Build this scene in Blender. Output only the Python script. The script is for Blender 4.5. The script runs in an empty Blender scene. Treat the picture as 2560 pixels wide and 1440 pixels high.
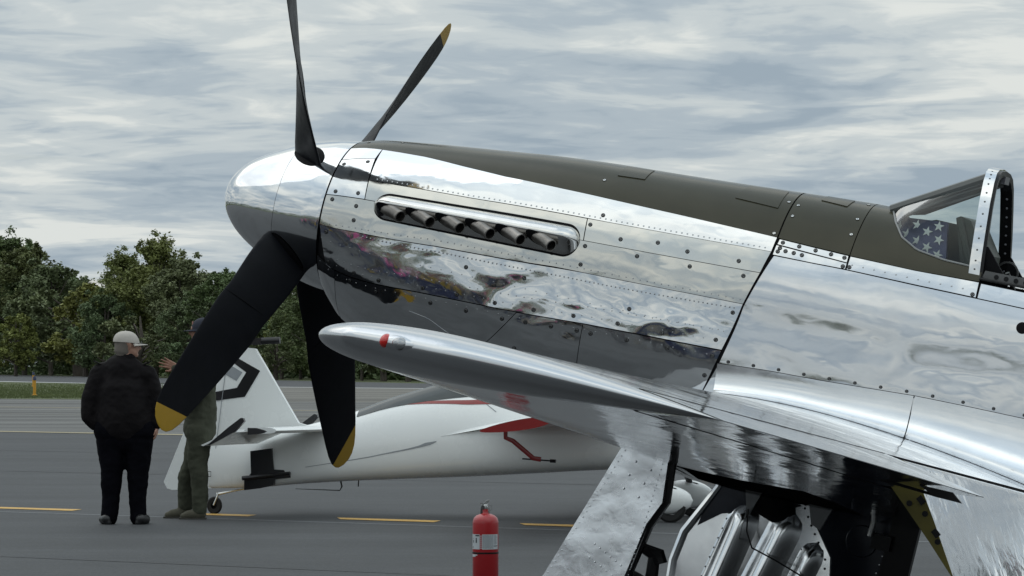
import bpy, bmesh, math, random
from mathutils import Vector, Matrix, noise
R = math.radians
sc = bpy.context.scene
COL = sc.collection
# ------------------------------------------------------------------ camera
cd = bpy.data.cameras.new("camera"); cam = bpy.data.objects.new("camera", cd); COL.objects.link(cam)
F = 7600.0 / 2560.0
cd.sensor_width = 36; cd.lens = 36 * F; cd.clip_start = .1; cd.clip_end = 6000
cam.location = (0, 0, 1.5); cam.rotation_euler = (R(90) + math.atan(192 / 7600), 0, 0)
sc.camera = cam
# ------------------------------------------------------------------ exposure
sc.view_settings.view_transform = 'Standard'; sc.view_settings.look = 'None'
sc.view_settings.exposure = 0.0; sc.view_settings.gamma = 1.0
sc.render.film_transparent = False
try:
    sc.cycles.max_bounces = 8; sc.cycles.glossy_bounces = 5; sc.cycles.transparent_max_bounces = 12
    sc.cycles.use_denoising = True; sc.cycles.sample_clamp_indirect = 6
except Exception: pass
# ------------------------------------------------------------------ world: layered overcast over a Nishita sky
SUN_EL, SUN_AZ = R(52), R(-60)
w = bpy.data.worlds.new("World"); sc.world = w; w.use_nodes = True
nt = w.node_tree; N = nt.nodes; LK = nt.links
N.clear()
def nd(t, **k):
    n = N.new(t)
    for a, b in k.items(): setattr(n, a, b)
    return n
def wmath(op, a, b=None, clamp=False):
    n = nd('ShaderNodeMath', operation=op); n.use_clamp = clamp
    for i, v in enumerate((a, b)):
        if v is None: continue
        if isinstance(v, (int, float)): n.inputs[i].default_value = v
        else: LK.new(v, n.inputs[i])
    return n.outputs[0]
tc = nd('ShaderNodeTexCoord'); sep = nd('ShaderNodeSeparateXYZ'); LK.new(tc.outputs['Generated'], sep.inputs[0])
zz = wmath('MAXIMUM', sep.outputs[2], 0.0)
den = wmath('ADD', zz, 0.085)
px = wmath('DIVIDE', sep.outputs[0], den); py = wmath('DIVIDE', sep.outputs[1], den)
cmb = nd('ShaderNodeCombineXYZ'); LK.new(px, cmb.inputs[0]); LK.new(py, cmb.inputs[1]); cmb.inputs[2].default_value = 3.7
def noi(scale, det, rough, dist, vec=None, off=None):
    n = nd('ShaderNodeTexNoise'); n.inputs['Scale'].default_value = scale; n.inputs['Detail'].default_value = det
    n.inputs['Roughness'].default_value = rough; n.inputs['Distortion'].default_value = dist
    v = vec or cmb.outputs[0]
    if off is not None:
        m = nd('ShaderNodeVectorMath', operation='ADD'); LK.new(v, m.inputs[0]); m.inputs[1].default_value = off; v = m.outputs[0]
    LK.new(v, n.inputs['Vector']); return n.outputs['Fac']
def ramp(fac, stops, interp='EASE'):
    r = nd('ShaderNodeValToRGB'); r.color_ramp.interpolation = interp
    el = r.color_ramp.elements
    while len(el) < len(stops): el.new(.5)
    for e, (p, c) in zip(el, stops):
        e.position = p; e.color = (c[0], c[1], c[2], 1) if isinstance(c, tuple) else (c, c, c, 1)
    LK.new(fac, r.inputs[0]); return r.outputs[0]
n1 = noi(1.35, 6, .52, .55)
n2 = noi(5.2, 6, .55, .9, off=(7, 3, 0))
mixn = wmath('ADD', wmath('MULTIPLY', n1, .76), wmath('MULTIPLY', n2, .24))
cloud = ramp(mixn, [(.37, (.330, .405, .470)), (.45, (.420, .490, .540)), (.52, (.555, .610, .625)), (.60, (.73, .760, .735))])
gap = ramp(noi(1.15, 5, .6, .3, off=(2.2, 9, 5)), [(.60, 0.0), (.72, 1.0)])
sky = nd('ShaderNodeTexSky', sky_type='NISHITA'); sky.sun_disc = False; sky.sun_elevation = SUN_EL; sky.sun_rotation = SUN_AZ
sky.air_density = 1.0; sky.dust_density = 2.0
skm = nd('ShaderNodeVectorMath', operation='SCALE'); LK.new(sky.outputs[0], skm.inputs[0]); skm.inputs['Scale'].default_value = .10
# an overcast sky is brighter overhead than at the horizon
lift = wmath('ADD', .97, wmath('MULTIPLY', wmath('POWER', zz, 1.5), 1.15))
clm = nd('ShaderNodeVectorMath', operation='SCALE'); LK.new(cloud, clm.inputs[0]); LK.new(lift, clm.inputs['Scale'])
mx = nd('ShaderNodeMixRGB'); LK.new(wmath('MULTIPLY', gap, .25), mx.inputs[0]); LK.new(clm.outputs[0], mx.inputs[1]); LK.new(skm.outputs[0], mx.inputs[2])
bg = nd('ShaderNodeBackground'); LK.new(mx.outputs[0], bg.inputs[0]); bg.inputs[1].default_value = 1.0
wo = nd('ShaderNodeOutputWorld'); LK.new(bg.outputs[0], wo.inputs[0])
# ------------------------------------------------------------------ sun behind the cloud
sd = bpy.data.lights.new("sun", 'SUN'); sd.energy = .5; sd.angle = R(60); sd.color = (1, .96, .9)
so = bpy.data.objects.new("sun", sd); COL.objects.link(so)
so.rotation_euler = Vector((math.sin(SUN_AZ) * math.cos(SUN_EL), math.cos(SUN_AZ) * math.cos(SUN_EL), math.sin(SUN_EL))).to_track_quat('Z', 'Y').to_euler()

# ------------------------------------------------------------------ helpers
def tag(o, label=None, cat=None, group=None, kind=None):
    if label: o['label'] = label
    if cat: o['category'] = cat
    if group: o['group'] = group
    if kind: o['kind'] = kind
    return o
def mk(name, V, FC, mat=None, parent=None, smooth=True, mi=None):
    me = bpy.data.meshes.new(name); me.from_pydata([tuple(v) for v in V], [], FC)
    mats = mat if isinstance(mat, (list, tuple)) else [mat]
    for m in mats:
        if m: me.materials.append(m)
    if mi: me.polygons.foreach_set('material_index', mi)
    me.polygons.foreach_set('use_smooth', [smooth] * len(me.polygons)); me.update()
    o = bpy.data.objects.new(name, me); COL.objects.link(o)
    if parent: o.parent = parent
    return o
def share(src, name, parent, mtx=None, label=None):
    o = bpy.data.objects.new(name, src.data if hasattr(src, 'data') else src); COL.objects.link(o); o.parent = parent
    if mtx is not None: o.matrix_local = mtx
    if label: o['label'] = label
    return o
def fixn(o):
    bm = bmesh.new(); bm.from_mesh(o.data); bmesh.ops.recalc_face_normals(bm, faces=bm.faces); bm.to_mesh(o.data); bm.free(); return o
def sharp(o, ang=35):
    me = o.data; bm = bmesh.new(); bm.from_mesh(me)
    for e in bm.edges:
        if len(e.link_faces) == 2 and e.calc_face_angle(0) > R(ang): e.smooth = False
    bm.to_mesh(me); bm.free(); return o
def empty(name, mtx=None, **k):
    o = bpy.data.objects.new(name, None); COL.objects.link(o); o.empty_display_size = .2
    if mtx is not None: o.matrix_world = mtx
    return tag(o, **k)
class MB:
    """collects shapes for one mesh"""
    def __init__(s): s.V = []; s.F = []; s.M = []
    def add(s, V, FC, m=0):
        b = len(s.V); s.V += [Vector(v) for v in V]; s.F += [tuple(i + b for i in f) for f in FC]; s.M += [m] * len(FC); return s
    def box(s, c, d, rot=None, m=0):
        hx, hy, hz = d[0] / 2, d[1] / 2, d[2] / 2
        vs = [Vector((x, y, z)) for x in (-hx, hx) for y in (-hy, hy) for z in (-hz, hz)]
        if rot is not None: vs = [rot @ v for v in vs]
        vs = [v + Vector(c) for v in vs]
        return s.add(vs, [(0, 1, 3, 2), (4, 6, 7, 5), (0, 4, 5, 1), (2, 3, 7, 6), (0, 2, 6, 4), (1, 5, 7, 3)], m)
    def tube(s, pts, rad, n=10, cap=True, m=0, sq=(1, 1)):
        pts = [Vector(p) for p in pts]; rr = rad if isinstance(rad, (list, tuple)) else [rad] * len(pts)
        V = []; FC = []
        up = None
        for i, p in enumerate(pts):
            d = (pts[min(i + 1, len(pts) - 1)] - pts[max(i - 1, 0)]).normalized()
            if up is None: up = Vector((0, 0, 1)) if abs(d.z) < .9 else Vector((1, 0, 0))
            x = d.cross(up).normalized(); y = x.cross(d).normalized(); up = y
            for k in range(n):
                a = 2 * math.pi * k / n; V.append(p + (x * math.cos(a) * sq[0] + y * math.sin(a) * sq[1]) * rr[i])
        for i in range(len(pts) - 1):
            for k in range(n):
                k2 = (k + 1) % n; FC.append((i * n + k, i * n + k2, (i + 1) * n + k2, (i + 1) * n + k))
        if cap:
            FC.append(tuple(range(n - 1, -1, -1))); b = (len(pts) - 1) * n; FC.append(tuple(range(b, b + n)))
        return s.add(V, FC, m)
    def lathe(s, prof, n=24, axis=Vector((0, 0, 1)), org=Vector((0, 0, 0)), m=0):
        axis = Vector(axis).normalized(); u = axis.orthogonal().normalized(); v = axis.cross(u)
        V = []; FC = []
        for (r, h) in prof:
            for k in range(n):
                a = 2 * math.pi * k / n; V.append(Vector(org) + axis * h + (u * math.cos(a) + v * math.sin(a)) * r)
        for i in range(len(prof) - 1):
            for k in range(n):
                k2 = (k + 1) % n; FC.append((i * n + k, i * n + k2, (i + 1) * n + k2, (i + 1) * n + k))
        return s.add(V, FC, m)
    def prism(s, poly, o, ux, uy, d, m=0):
        """polygon in the plane (o,ux,uy) extruded by vector d"""
        o = Vector(o); ux = Vector(ux); uy = Vector(uy); d = Vector(d); n = len(poly)
        a = [o + ux * p[0] + uy * p[1] for p in poly]; V = a + [p + d for p in a]
        FC = [tuple(range(n)), tuple(range(2 * n - 1, n - 1, -1))] + [(i, (i + 1) % n, n + (i + 1) % n, n + i) for i in range(n)]
        return s.add(V, FC, m)
    def build(s, name, mat, parent=None, smooth=True, ang=35):
        o = mk(name, s.V, s.F, mat, parent, smooth, s.M); fixn(o)
        if smooth: sharp(o, ang)
        return o

# ------------------------------------------------------------------ materials
MT = {}
def pmat(name, col, rough=.5, metal=0., spec=.5, coat=0., bump=None, cvar=None, rvar=None, emis=None, coords='Object', stretch=(1, 1, 1)):
    """procedural Principled material; bump=(scale, dist, detail[,scale2,dist2]); cvar=(scale, amount)"""
    if name in MT: return MT[name]
    m = bpy.data.materials.new(name); m.use_nodes = True; t = m.node_tree; b = t.nodes['Principled BSDF']
    b.inputs['Base Color'].default_value = (*col, 1); b.inputs['Roughness'].default_value = rough
    b.inputs['Metallic'].default_value = metal; b.inputs['Specular IOR Level'].default_value = spec
    b.inputs['Coat Weight'].default_value = coat; b.inputs['Coat Roughness'].default_value = .08
    tcn = t.nodes.new('ShaderNodeTexCoord'); mp = t.nodes.new('ShaderNodeMapping'); mp.inputs['Scale'].default_value = stretch
    t.links.new(tcn.outputs[coords], mp.inputs[0])
    def nz(scale, det=4, ro=.5, dis=0.):
        n = t.nodes.new('ShaderNodeTexNoise'); n.inputs['Scale'].default_value = scale; n.inputs['Detail'].default_value = det
        n.inputs['Roughness'].default_value = ro; n.inputs['Distortion'].default_value = dis; t.links.new(mp.outputs[0], n.inputs['Vector']); return n.outputs['Fac']
    cv = cvar or (8, .08)
    r = t.nodes.new('ShaderNodeMapRange'); r.inputs['From Min'].default_value = .3; r.inputs['From Max'].default_value = .7
    r.inputs['To Min'].default_value = 1 - cv[1]; r.inputs['To Max'].default_value = 1 + cv[1]; t.links.new(nz(cv[0], 5), r.inputs[0])
    vm = t.nodes.new('ShaderNodeVectorMath'); vm.operation = 'SCALE'; vm.inputs[0].default_value = col; t.links.new(r.outputs[0], vm.inputs['Scale'])
    t.links.new(vm.outputs[0], b.inputs['Base Color'])
    if rvar:
        r2 = t.nodes.new('ShaderNodeMapRange'); r2.inputs['From Min'].default_value = .35; r2.inputs['From Max'].default_value = .65
        r2.inputs['To Min'].default_value = rough; r2.inputs['To Max'].default_value = rvar[1]; t.links.new(nz(rvar[0], 5, .6), r2.inputs[0])
        t.links.new(r2.outputs[0], b.inputs['Roughness'])
    if bump:
        prev = None
        for k in range(0, len(bump), 3):
            bp_ = t.nodes.new('ShaderNodeBump'); bp_.inputs['Strength'].default_value = 1; bp_.inputs['Distance'].default_value = bump[k + 1]
            t.links.new(nz(bump[k], bump[k + 2], .45, .4), bp_.inputs['Height'])
            if prev: t.links.new(prev.outputs[0], bp_.inputs['Normal'])
            prev = bp_
        t.links.new(prev.outputs[0], b.inputs['Normal'])
    if emis: b.inputs['Emission Color'].default_value = (*emis[:3], 1); b.inputs['Emission Strength'].default_value = emis[3]
    MT[name] = m; return m
def glassmat(name, tint=(.86, .92, .9), ior=1.45, gain=1.0, haze=0.0):
    m = bpy.data.materials.new(name); m.use_nodes = True; t = m.node_tree; t.nodes.clear()
    o = t.nodes.new('ShaderNodeOutputMaterial'); tr = t.nodes.new('ShaderNodeBsdfTransparent'); tr.inputs[0].default_value = (*tint, 1)
    gl = t.nodes.new('ShaderNodeBsdfGlossy'); gl.inputs['Roughness'].default_value = .02; gl.inputs[0].default_value = (1, 1, 1, 1)
    fr = t.nodes.new('ShaderNodeLayerWeight'); fr.inputs['Blend'].default_value = .18
    mm = t.nodes.new('ShaderNodeMath'); mm.operation = 'MULTIPLY_ADD'; mm.inputs[1].default_value = gain; mm.inputs[2].default_value = haze; mm.use_clamp = True
    mi = t.nodes.new('ShaderNodeMixShader'); t.links.new(fr.outputs[0], mm.inputs[0]); t.links.new(mm.outputs[0], mi.inputs[0])
    t.links.new(tr.outputs[0], mi.inputs[1]); t.links.new(gl.outputs[0], mi.inputs[2]); t.links.new(mi.outputs[0], o.inputs[0]); return m
POL = lambda n, amp, col=(.70, .71, .72), ro=.045, s=5.: pmat(n, col, ro, 1.0, bump=(s, amp, 1.2, 16., amp * .10, 1.5), cvar=(14, .03), rvar=(9, ro + .05), stretch=(.6, 1, 1))
M_pol = [POL('polished_aluminium_calm', .0115), POL('polished_aluminium_wavy', .017, s=5.5), POL('polished_aluminium_warm', .0150, (.60, .595, .565), .07, 4)]
M_spin = pmat('polished_spinner_aluminium', (.74, .75, .76), .05, 1., bump=(9, .0012, 2), cvar=(30, .02), rvar=(16, .09), stretch=(.5, 1, 1))
M_wing = pmat('polished_wing_aluminium', (.74, .76, .79), .05, 1., bump=(3.5, .006, 1.5, 17, .0012, 2), cvar=(12, .04), rvar=(8, .12), stretch=(1, .5, 1))
M_satin = pmat('satin_silver_paint', (.58, .59, .605), .17, 1., bump=(60, .0002, 3), cvar=(5, .03), rvar=(4, .25))
M_le = pmat('satin_grey_leading_edge', (.17, .175, .18), .45, .3, bump=(60, .0002, 3), cvar=(5, .04))
M_door = pmat('brushed_dented_aluminium', (.88, .90, .93), .21, .97, bump=(4.2, .014, 1.0, 17, .0016, 2), cvar=(10, .06), rvar=(6, .32))
M_green = pmat('olive_drab_paint', (.050, .047, .030), .17, 0., .24, bump=(3, .003, 1), cvar=(5, .10), rvar=(6, .24))
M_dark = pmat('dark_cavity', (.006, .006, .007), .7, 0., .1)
M_black = pmat('semi_gloss_black', (.008, .008, .009), .32, 0., .25, cvar=(9, .2), bump=(50, .0003, 3))
M_blade = pmat('matt_black_blade_paint', (.0055, .0062, .0085), .42, 0., .13, bump=(70, .0002, 4), cvar=(7, .18), rvar=(12, .52))
M_yel = pmat('yellow_tip_paint', (.42, .25, .02), .42, cvar=(14, .08))
M_steel = pmat('heat_stained_steel', (.24, .225, .21), .34, 1., bump=(40, .0008, 4), cvar=(12, .35), rvar=(14, .5))
M_screw = pmat('fastener_steel', (.13, .13, .13), .35, 1., cvar=(30, .15))
M_screwb = pmat('fastener_bright', (.62, .62, .60), .3, 1., cvar=(30, .15))
M_rivet = pmat('rivet_aluminium', (.40, .41, .42), .22, 1., cvar=(30, .1))
M_chrom = pmat('zinc_chromate_primer', (.125, .105, .014), .5, cvar=(9, .15), bump=(30, .0006, 3))
M_rub = pmat('rubber', (.012, .012, .012), .75, cvar=(20, .2), bump=(60, .001, 3))
M_glass = glassmat('windscreen_glass', (.78, .83, .82), gain=.30, haze=.02)
def interp(x,xs,ys):
    # smooth (Catmull/pchip-like) interpolation
    if x<=xs[0]: return ys[0]
    if x>=xs[-1]: return ys[-1]
    for i in range(len(xs)-1):
        if x<=xs[i+1]: break
    h=xs[i+1]-xs[i]; t=(x-xs[i])/h
    d=(ys[i+1]-ys[i])/h
    def sl(j):
        if j<=0 : return (ys[1]-ys[0])/(xs[1]-xs[0])
        if j>=len(xs)-1: return (ys[-1]-ys[-2])/(xs[-1]-xs[-2])
        a=(ys[j]-ys[j-1])/(xs[j]-xs[j-1]); b=(ys[j+1]-ys[j])/(xs[j+1]-xs[j])
        return 0 if a*b<=0 else 2*a*b/(a+b)
    m0,m1=sl(i),sl(i+1)
    return (2*t**3-3*t*t+1)*ys[i]+(t**3-2*t*t+t)*h*m0+(-2*t**3+3*t*t)*ys[i+1]+(t**3-t*t)*h*m1
FA=[.19,.35,.6,1.,1.5,2.1,2.8,3.4,4.5,6.,7.5,8.6]
FW=[.390,.403,.420,.435,.445,.450,.452,.452,.440,.33,.19,.06]
TA=[.19,.28,.58,.89,1.2,1.51,1.82,2.12,2.47,2.86,3.4,5.2,7.,8.6]
TH=[.390,.414,.452,.483,.513,.533,.545,.559,.577,.594,.60,.57,.42,.27]
BA=[.19,.24,.32,.5,.9,1.5,2.2,3.4,4.6,5.6,6.6,7.6,8.6]
BH=[.395,.46,.525,.585,.625,.665,.70,.74,.80,.84,.50,.25,.05]
NA=[.19,.6,2.,3.4,8.]; NV=[2.,2.02,2.05,2.05,2.]
MA=[.19,.35,.8,2.2,8.]; MV=[2.,2.1,2.3,2.5,2.2]
def S(a,t,off=0.):
    w=interp(a,FA,FW)
    r=math.radians(t); c,s=math.cos(r),math.sin(r)
    if s>=0: h=interp(a,TA,TH); n=interp(a,NA,NV)
    else: h=interp(a,BA,BH); n=interp(a,MA,MV)
    w+=off; h+=off
    u=h*math.copysign(abs(s)**(2/n),s)
    if s>=0: l=w*math.copysign(abs(c)**(2/n),c)
    else:
        x=min(1.,-u/h); N=interp(a,[.19,.5,1.,1.8,4.6,6.5],[2.,2.3,2.9,3.8,3.8,2.2]); k=interp(a,[.4,1.6,2.4,4.6,6.],[0.,1.,1.2,1.,0.])
        l=math.copysign(w*(1-x**N)**(1/N)*(1+.030*k*math.sin(math.pi*min(x/.8,1.))**2),c)
    return (a,l,u)
# ================================================================== SILVER FIGHTER (body frame: a aft of the propeller, l to port, u up)
TH_, PI_ = 0.3345, 0.2138
ORG = Vector((-0.9799, 15.1625, 2.2658))
nF = Vector((-math.cos(TH_) * math.cos(PI_), math.sin(TH_) * math.cos(PI_), math.sin(PI_)))
nL = Vector((-math.sin(TH_), -math.cos(TH_), 0)); nU = nF.cross(nL)
HB = 2.3
mw = Matrix(((nF.x, nL.x, nU.x, 0), (nF.y, nL.y, nU.y, 0), (nF.z, nL.z, nU.z, 0), (0, 0, 0, 1)))
mw.translation = ORG - nU * HB
plane = empty('vintage_fighter_aircraft', mw, label='mirror-polished silver propeller fighter with olive nose top and black blades', cat='fighter plane')
def bp(a, l, u): return Vector((-a, l, u + HB))
def sp(*q, **k):
    a, l, u = S(*q, **k); return bp(a, l, u)
def lerp(a, b, t): return a + (b - a) * t
def poly_at(P, t):
    L_ = [0.]
    for i in range(len(P) - 1): L_.append(L_[-1] + abs(P[i + 1][0] - P[i][0]) + .004 * abs(P[i + 1][1] - P[i][1]) + 1e-6)
    x = t * L_[-1]
    for i in range(len(P) - 1):
        if x <= L_[i + 1] + 1e-9:
            f = (x - L_[i]) / (L_[i + 1] - L_[i]); return (lerp(P[i][0], P[i + 1][0], f), lerp(P[i][1], P[i + 1][1], f))
    return P[-1]
def by_a(P, a):
    if a <= P[0][0]: return P[0][1]
    for i in range(len(P) - 1):
        if a <= P[i + 1][0]: return lerp(P[i][1], P[i + 1][1], (a - P[i][0]) / (P[i + 1][0] - P[i][0]))
    return P[-1][1]
def patch(name, top, bot, mat, off=0., gap=.0013, ns=None, nv=None, mirror=False, parent=None, thick=.006, label=None):
    """skin panel between two (a,t) polylines, edges pulled in by gap, rim turned inwards"""
    A0, B0 = top[0], bot[0]; A1, B1 = top[-1], bot[-1]
    length = abs(A1[0] - A0[0]) + .01
    ns = ns or max(8, int(length / .05)); 
    spans = max(abs(poly_at(top, .5)[1] - poly_at(bot, .5)[1]), abs(A0[1] - B0[1]), abs(A1[1] - B1[1]), 2)
    nv = nv or max(3, int(spans / 5))
    gs = min(gap / max(length, .02), .2); gv = min(gap / (spans * .0075), .3)
    V = []; FC = []
    def pt(s, v, o):
        s = gs + s * (1 - 2 * gs); v = gv + v * (1 - 2 * gv)
        p, q = poly_at(top, s), poly_at(bot, s)
        a, l, u = S(lerp(p[0], q[0], v), lerp(p[1], q[1], v), off=o)
        return bp(a, -l if mirror else l, u)
    for i in range(ns + 1):
        for j in range(nv + 1): V.append(pt(i / ns, j / nv, off))
    for i in range(ns):
        for j in range(nv):
            k = i * (nv + 1) + j; FC.append((k, k + nv + 1, k + nv + 2, k + 1) if not mirror else (k, k + 1, k + nv + 2, k + nv + 1))
    ring = [(i, 0) for i in range(ns)] + [(ns, j) for j in range(nv)] + [(i, nv) for i in range(ns, 0, -1)] + [(0, j) for j in range(nv, 0, -1)]
    b = len(V); mtop = len(FC)
    for (i, j) in ring: V.append(V[i * (nv + 1) + j].copy())
    for (i, j) in ring: V.append(pt(i / ns, j / nv, off - thick))
    n = len(ring)
    for k in range(n):
        k2 = (k + 1) % n; FC.append((b + k, b + k2, b + n + k2, b + n + k) if not mirror else (b + k, b + n + k, b + n + k2, b + k2))
    o = mk(name, V, FC, mat, parent or plane, True)
    if label: o['label'] = label
    # make sure outside faces look outwards
    me = o.data; p = me.polygons[0]; c = p.center; cc = Vector((c.x, 0, HB))
    if p.normal.dot(c - cc) < 0: me.flip_normals()
    return o
# --- panel lines (a, t): measured on the aircraft
RING = .197
G = [(.197, 62), (.331, 60.8), (.606, 56.5), (.816, 51.4), (1.053, 46.8), (1.343, 43.9), (1.591, 42.1), (1.957, 39.9), (2.441, 36.5)]
L1 = [(.411, 29.8), (.951, 28.3), (1.631, 27.9), (1.992, 28.1), (2.436, 28.4)]
L2 = [(.197, 15.5), (.405, 16.0), (.808, 15.7), (1.544, 15.6), (2.025, 16.3), (2.413, 17.0)]
L3 = [(.197, -6.), (.378, -3.8), (.848, -1.4), (1.464, 0.), (1.706, .3), (2.062, 1.), (2.369, 1.5)]
L4 = [(.197, -28.), (.300, -27.6), (.749, -21.9), (1.016, -19.9), (1.305, -18.1), (1.631, -15.6), (1.911, -14.2), (2.317, -12.8)]
mg = lambda P: [(a, 180 - t) for a, t in P]
# inner structure seen in the gaps
V = []; FC = []; st = [.2, .3, .5, .8, 1.2, 1.6, 2.0, 2.4, 2.8, 2.86]
nt_ = 48
for a in st:
    for k in range(nt_): V.append(sp(a, 360 * k / nt_, off=-.009))
for i in range(len(st) - 1):
    for k in range(nt_): FC.append((i * nt_ + k, (i + 1) * nt_ + k, (i + 1) * nt_ + (k + 1) % nt_, i * nt_ + (k + 1) % nt_))
FC.append(tuple(range(nt_))); FC.append(tuple(range((len(st) - 1) * nt_, len(st) * nt_)))
fixn(mk('inner_frame', V, FC, M_dark, plane))
V = []; FC = []; st = [2.86, 3.1, 3.4, 3.7, 4.0, 4.3, 4.6, 4.9]; ts = [180 - 34 + 12.4 * k for k in range(21)]
ts = [146 + (394 - 146) * k / 24 for k in range(25)]
for a in st:
    for t in ts: V.append(sp(a, t, off=-.009))
n = len(ts)
for i in range(len(st) - 1):
    for k in range(n - 1): FC.append((i * n + k, (i + 1) * n + k, (i + 1) * n + k + 1, i * n + k + 1))
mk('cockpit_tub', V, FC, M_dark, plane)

pan = lambda *a, **k: patch('skin_panel', *a, **k)
patch('anti_glare_panel', mg(G), G, M_green, nv=22, ns=46, label='olive drab glare panel on top of the nose')
G_pre = [(.197, 62), (.331, 60.8), (.366, 60.3)]
pan(G_pre, [(.197, 46.3), (.366, 49.0)], M_pol[0])
G_post = [(.370, 60.2), (.606, 56.5), (.816, 51.4), (1.053, 46.8), (1.343, 43.9), (1.591, 42.1), (1.957, 39.9), (2.441, 36.5)]
pan([(.3675, 60.2)] + G_post[1:], [(.3905, 29.8)] + L1[1:], M_pol[0], ns=44)
pan([(.197, 45.8), (.366, 48.7)], [(.197, 15.7), (.404, 16.2)], M_pol[0], off=.001, label='small square polished access panel beside the spinner')
pan([(.3905, 29.65), (.951, 28.15), (1.531, 27.7)], [(.4055, 16.1), (.808, 15.7), (1.544, 15.6)], M_pol[2])
pan([(1.533, 27.8), (1.992, 28.1), (2.436, 28.4)], [(1.546, 15.6), (2.025, 16.3), (2.413, 17.)], M_pol[2], ns=18)
pan(L2, L3, M_pol[2], ns=44)
pan(L3, [(.255, -29.)] + L4[1:], M_pol[1], ns=44)
# chin and lower cowling
pan([(.197, -28.)] + L4[1:4], [(.197, -60.), (.7, -62.), (1.0, -54.), (1.13, -39.)], M_pol[1], nv=10, ns=26) if 0 else None
pan([(.197, -28.), (.312, -27.6)], [(.197, -88), (.318, -88)], M_pol[0], ns=6, nv=16)
pan([(.3125, -27.7), (.749, -22.1), (1.016, -20.1), (1.296, -18.3)], [(.316, -78.), (.7, -70.), (1.0, -54.), (1.147, -39.)], M_pol[1], nv=10)
pan([(1.298, -18.3), (1.634, -15.7)], [(1.149, -39.), (1.634, -36.)], M_pol[1], ns=14)
pan([(1.6345, -15.7), (1.911, -14.4), (2.317, -13.)], [(1.6345, -36), (1.95, -34), (2.262, -31.)], M_pol[0], ns=16)
patch('chin_panel', [(.738, -32.6), (.847, -33.4), (.967, -38.9)], [(.70, -52), (.85, -54), (1.0, -53)], M_pol[0], off=.001, thick=.002)
pan([(1.147, -39.3), (1.64, -36.3), (2.262, -31.3)], [(.75, -89), (1.6, -89), (2.03, -89)], M_pol[0], nv=12)
pan([(.316, -78.3), (.7, -70.3), (1.0, -54.3), (1.147, -39.3)], [(.318, -89), (.5, -89), (.6, -89), (.74, -89)], M_pol[0], nv=8)
# starboard side, one long skin per row
for tp, bt in ((G, L1), (L1, L3), (L3, L4)):
    pan([(.197, tp[0][1])] + list(tp[1:]), [(.197, bt[0][1])] + list(bt[1:]), M_pol[0], mirror=True, ns=30)
pan([(.2, -28.)] + L4[1:], [(.2, -89), (1.2, -89), (2.3, -89)], M_pol[0], mirror=True, ns=24, nv=14)
# rear of the firewall
T12 = [(2.790, 33.7)]
patch('anti_glare_panel', mg([(2.446, 36.3), (2.62, 34.9), (2.7945, 33.8)]), [(2.446, 36.3), (2.62, 34.9), (2.7945, 33.8)], M_green, nv=22, ns=10, label='olive drab panel between nose and windscreen')
WSC = [(2.7965, 89.8), (2.872, 82), (2.937, 61.5), (2.995, 50.5), (3.083, 44.2), (3.221, 41.4), (3.33, 41.0), (3.402, 40.2)]
for mir in (False, True):
    patch('windscreen_surround', WSC, [(2.7965, 33.6), (2.95, 33.2), (3.11, 32.9), (3.25, 33.3), (3.403, 33.8)], M_green, mirror=mir, ns=22, nv=8)
    pan([(2.455, 35.9), (2.632, 34.5), (2.791, 33.5)], [(2.452, 32.8), (2.624, 31.2), (2.793, 29.8)], M_pol[0], mirror=mir, ns=8)
    pan([(2.449, 32.4), (2.624, 30.8), (2.794, 29.5)], [(2.446, 26.9), (2.636, 26.5), (2.794, 26.5)], M_pol[0], mirror=mir, ns=8)
    pan([(2.80, 33.4), (3.111, 32.7), (3.403, 33.4)], [(2.80, 26.4), (3.13, 25.8), (3.408, 25.6)], M_pol[0], mirror=mir)
    pan([(3.413, 33.0), (4.0, 33.2), (4.9, 33.6)], [(3.415, 25.5), (3.9, 25.2), (4.9, 25.)], M_pol[0], mirror=mir)
    pan([(2.4535, 26.6), (2.636, 26.3), (2.8, 26.2), (3.13, 25.5), (3.41, 25.3), (3.9, 25.), (4.9, 24.8)],
        [(2.317, -17.9), (2.545, -16.3), (2.793, -15.4), (3.038, -14.2), (3.242, -13.2), (3.5, -12.7), (4.1, -12.), (4.9, -12.)],
        pmat('polished_side_skin', (.68, .69, .705), .055, 1., bump=(4.2, .0105, 1.3, 15, .0009, 1.5), cvar=(14, .03), rvar=(9, .11), stretch=(.55, 1, 1)), mirror=mir, ns=50, nv=22)
    pan([(2.317, -18.1), (2.793, -15.6), (3.5, -12.9), (4.9, -12.2)], [(2.03, -89), (2.9, -89), (3.5, -89), (4.9, -89)], M_pol[0], mirror=mir, ns=24, nv=12)
    pan([(4.91, 88 if 1 else 0), (6.2, 88), (8.5, 88)], [(4.91, -88), (6.2, -88), (8.5, -88)], M_pol[0], mirror=mir, ns=30, nv=24)
# small hatches on the glare panel
for q in ([(1.575, 79), (1.711, 81)], [(1.576, 62.4), (1.712, 63.1)]), ([(2.19, 79), (2.383, 79.)], [(2.171, 59.3), (2.389, 56.)]), ([(2.56, 84), (2.697, 82.)], [(2.555, 72.2), (2.689, 68.7)]):
    patch('hatch', q[0], q[1], M_green, off=.004, gap=.001, thick=.008)

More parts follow.
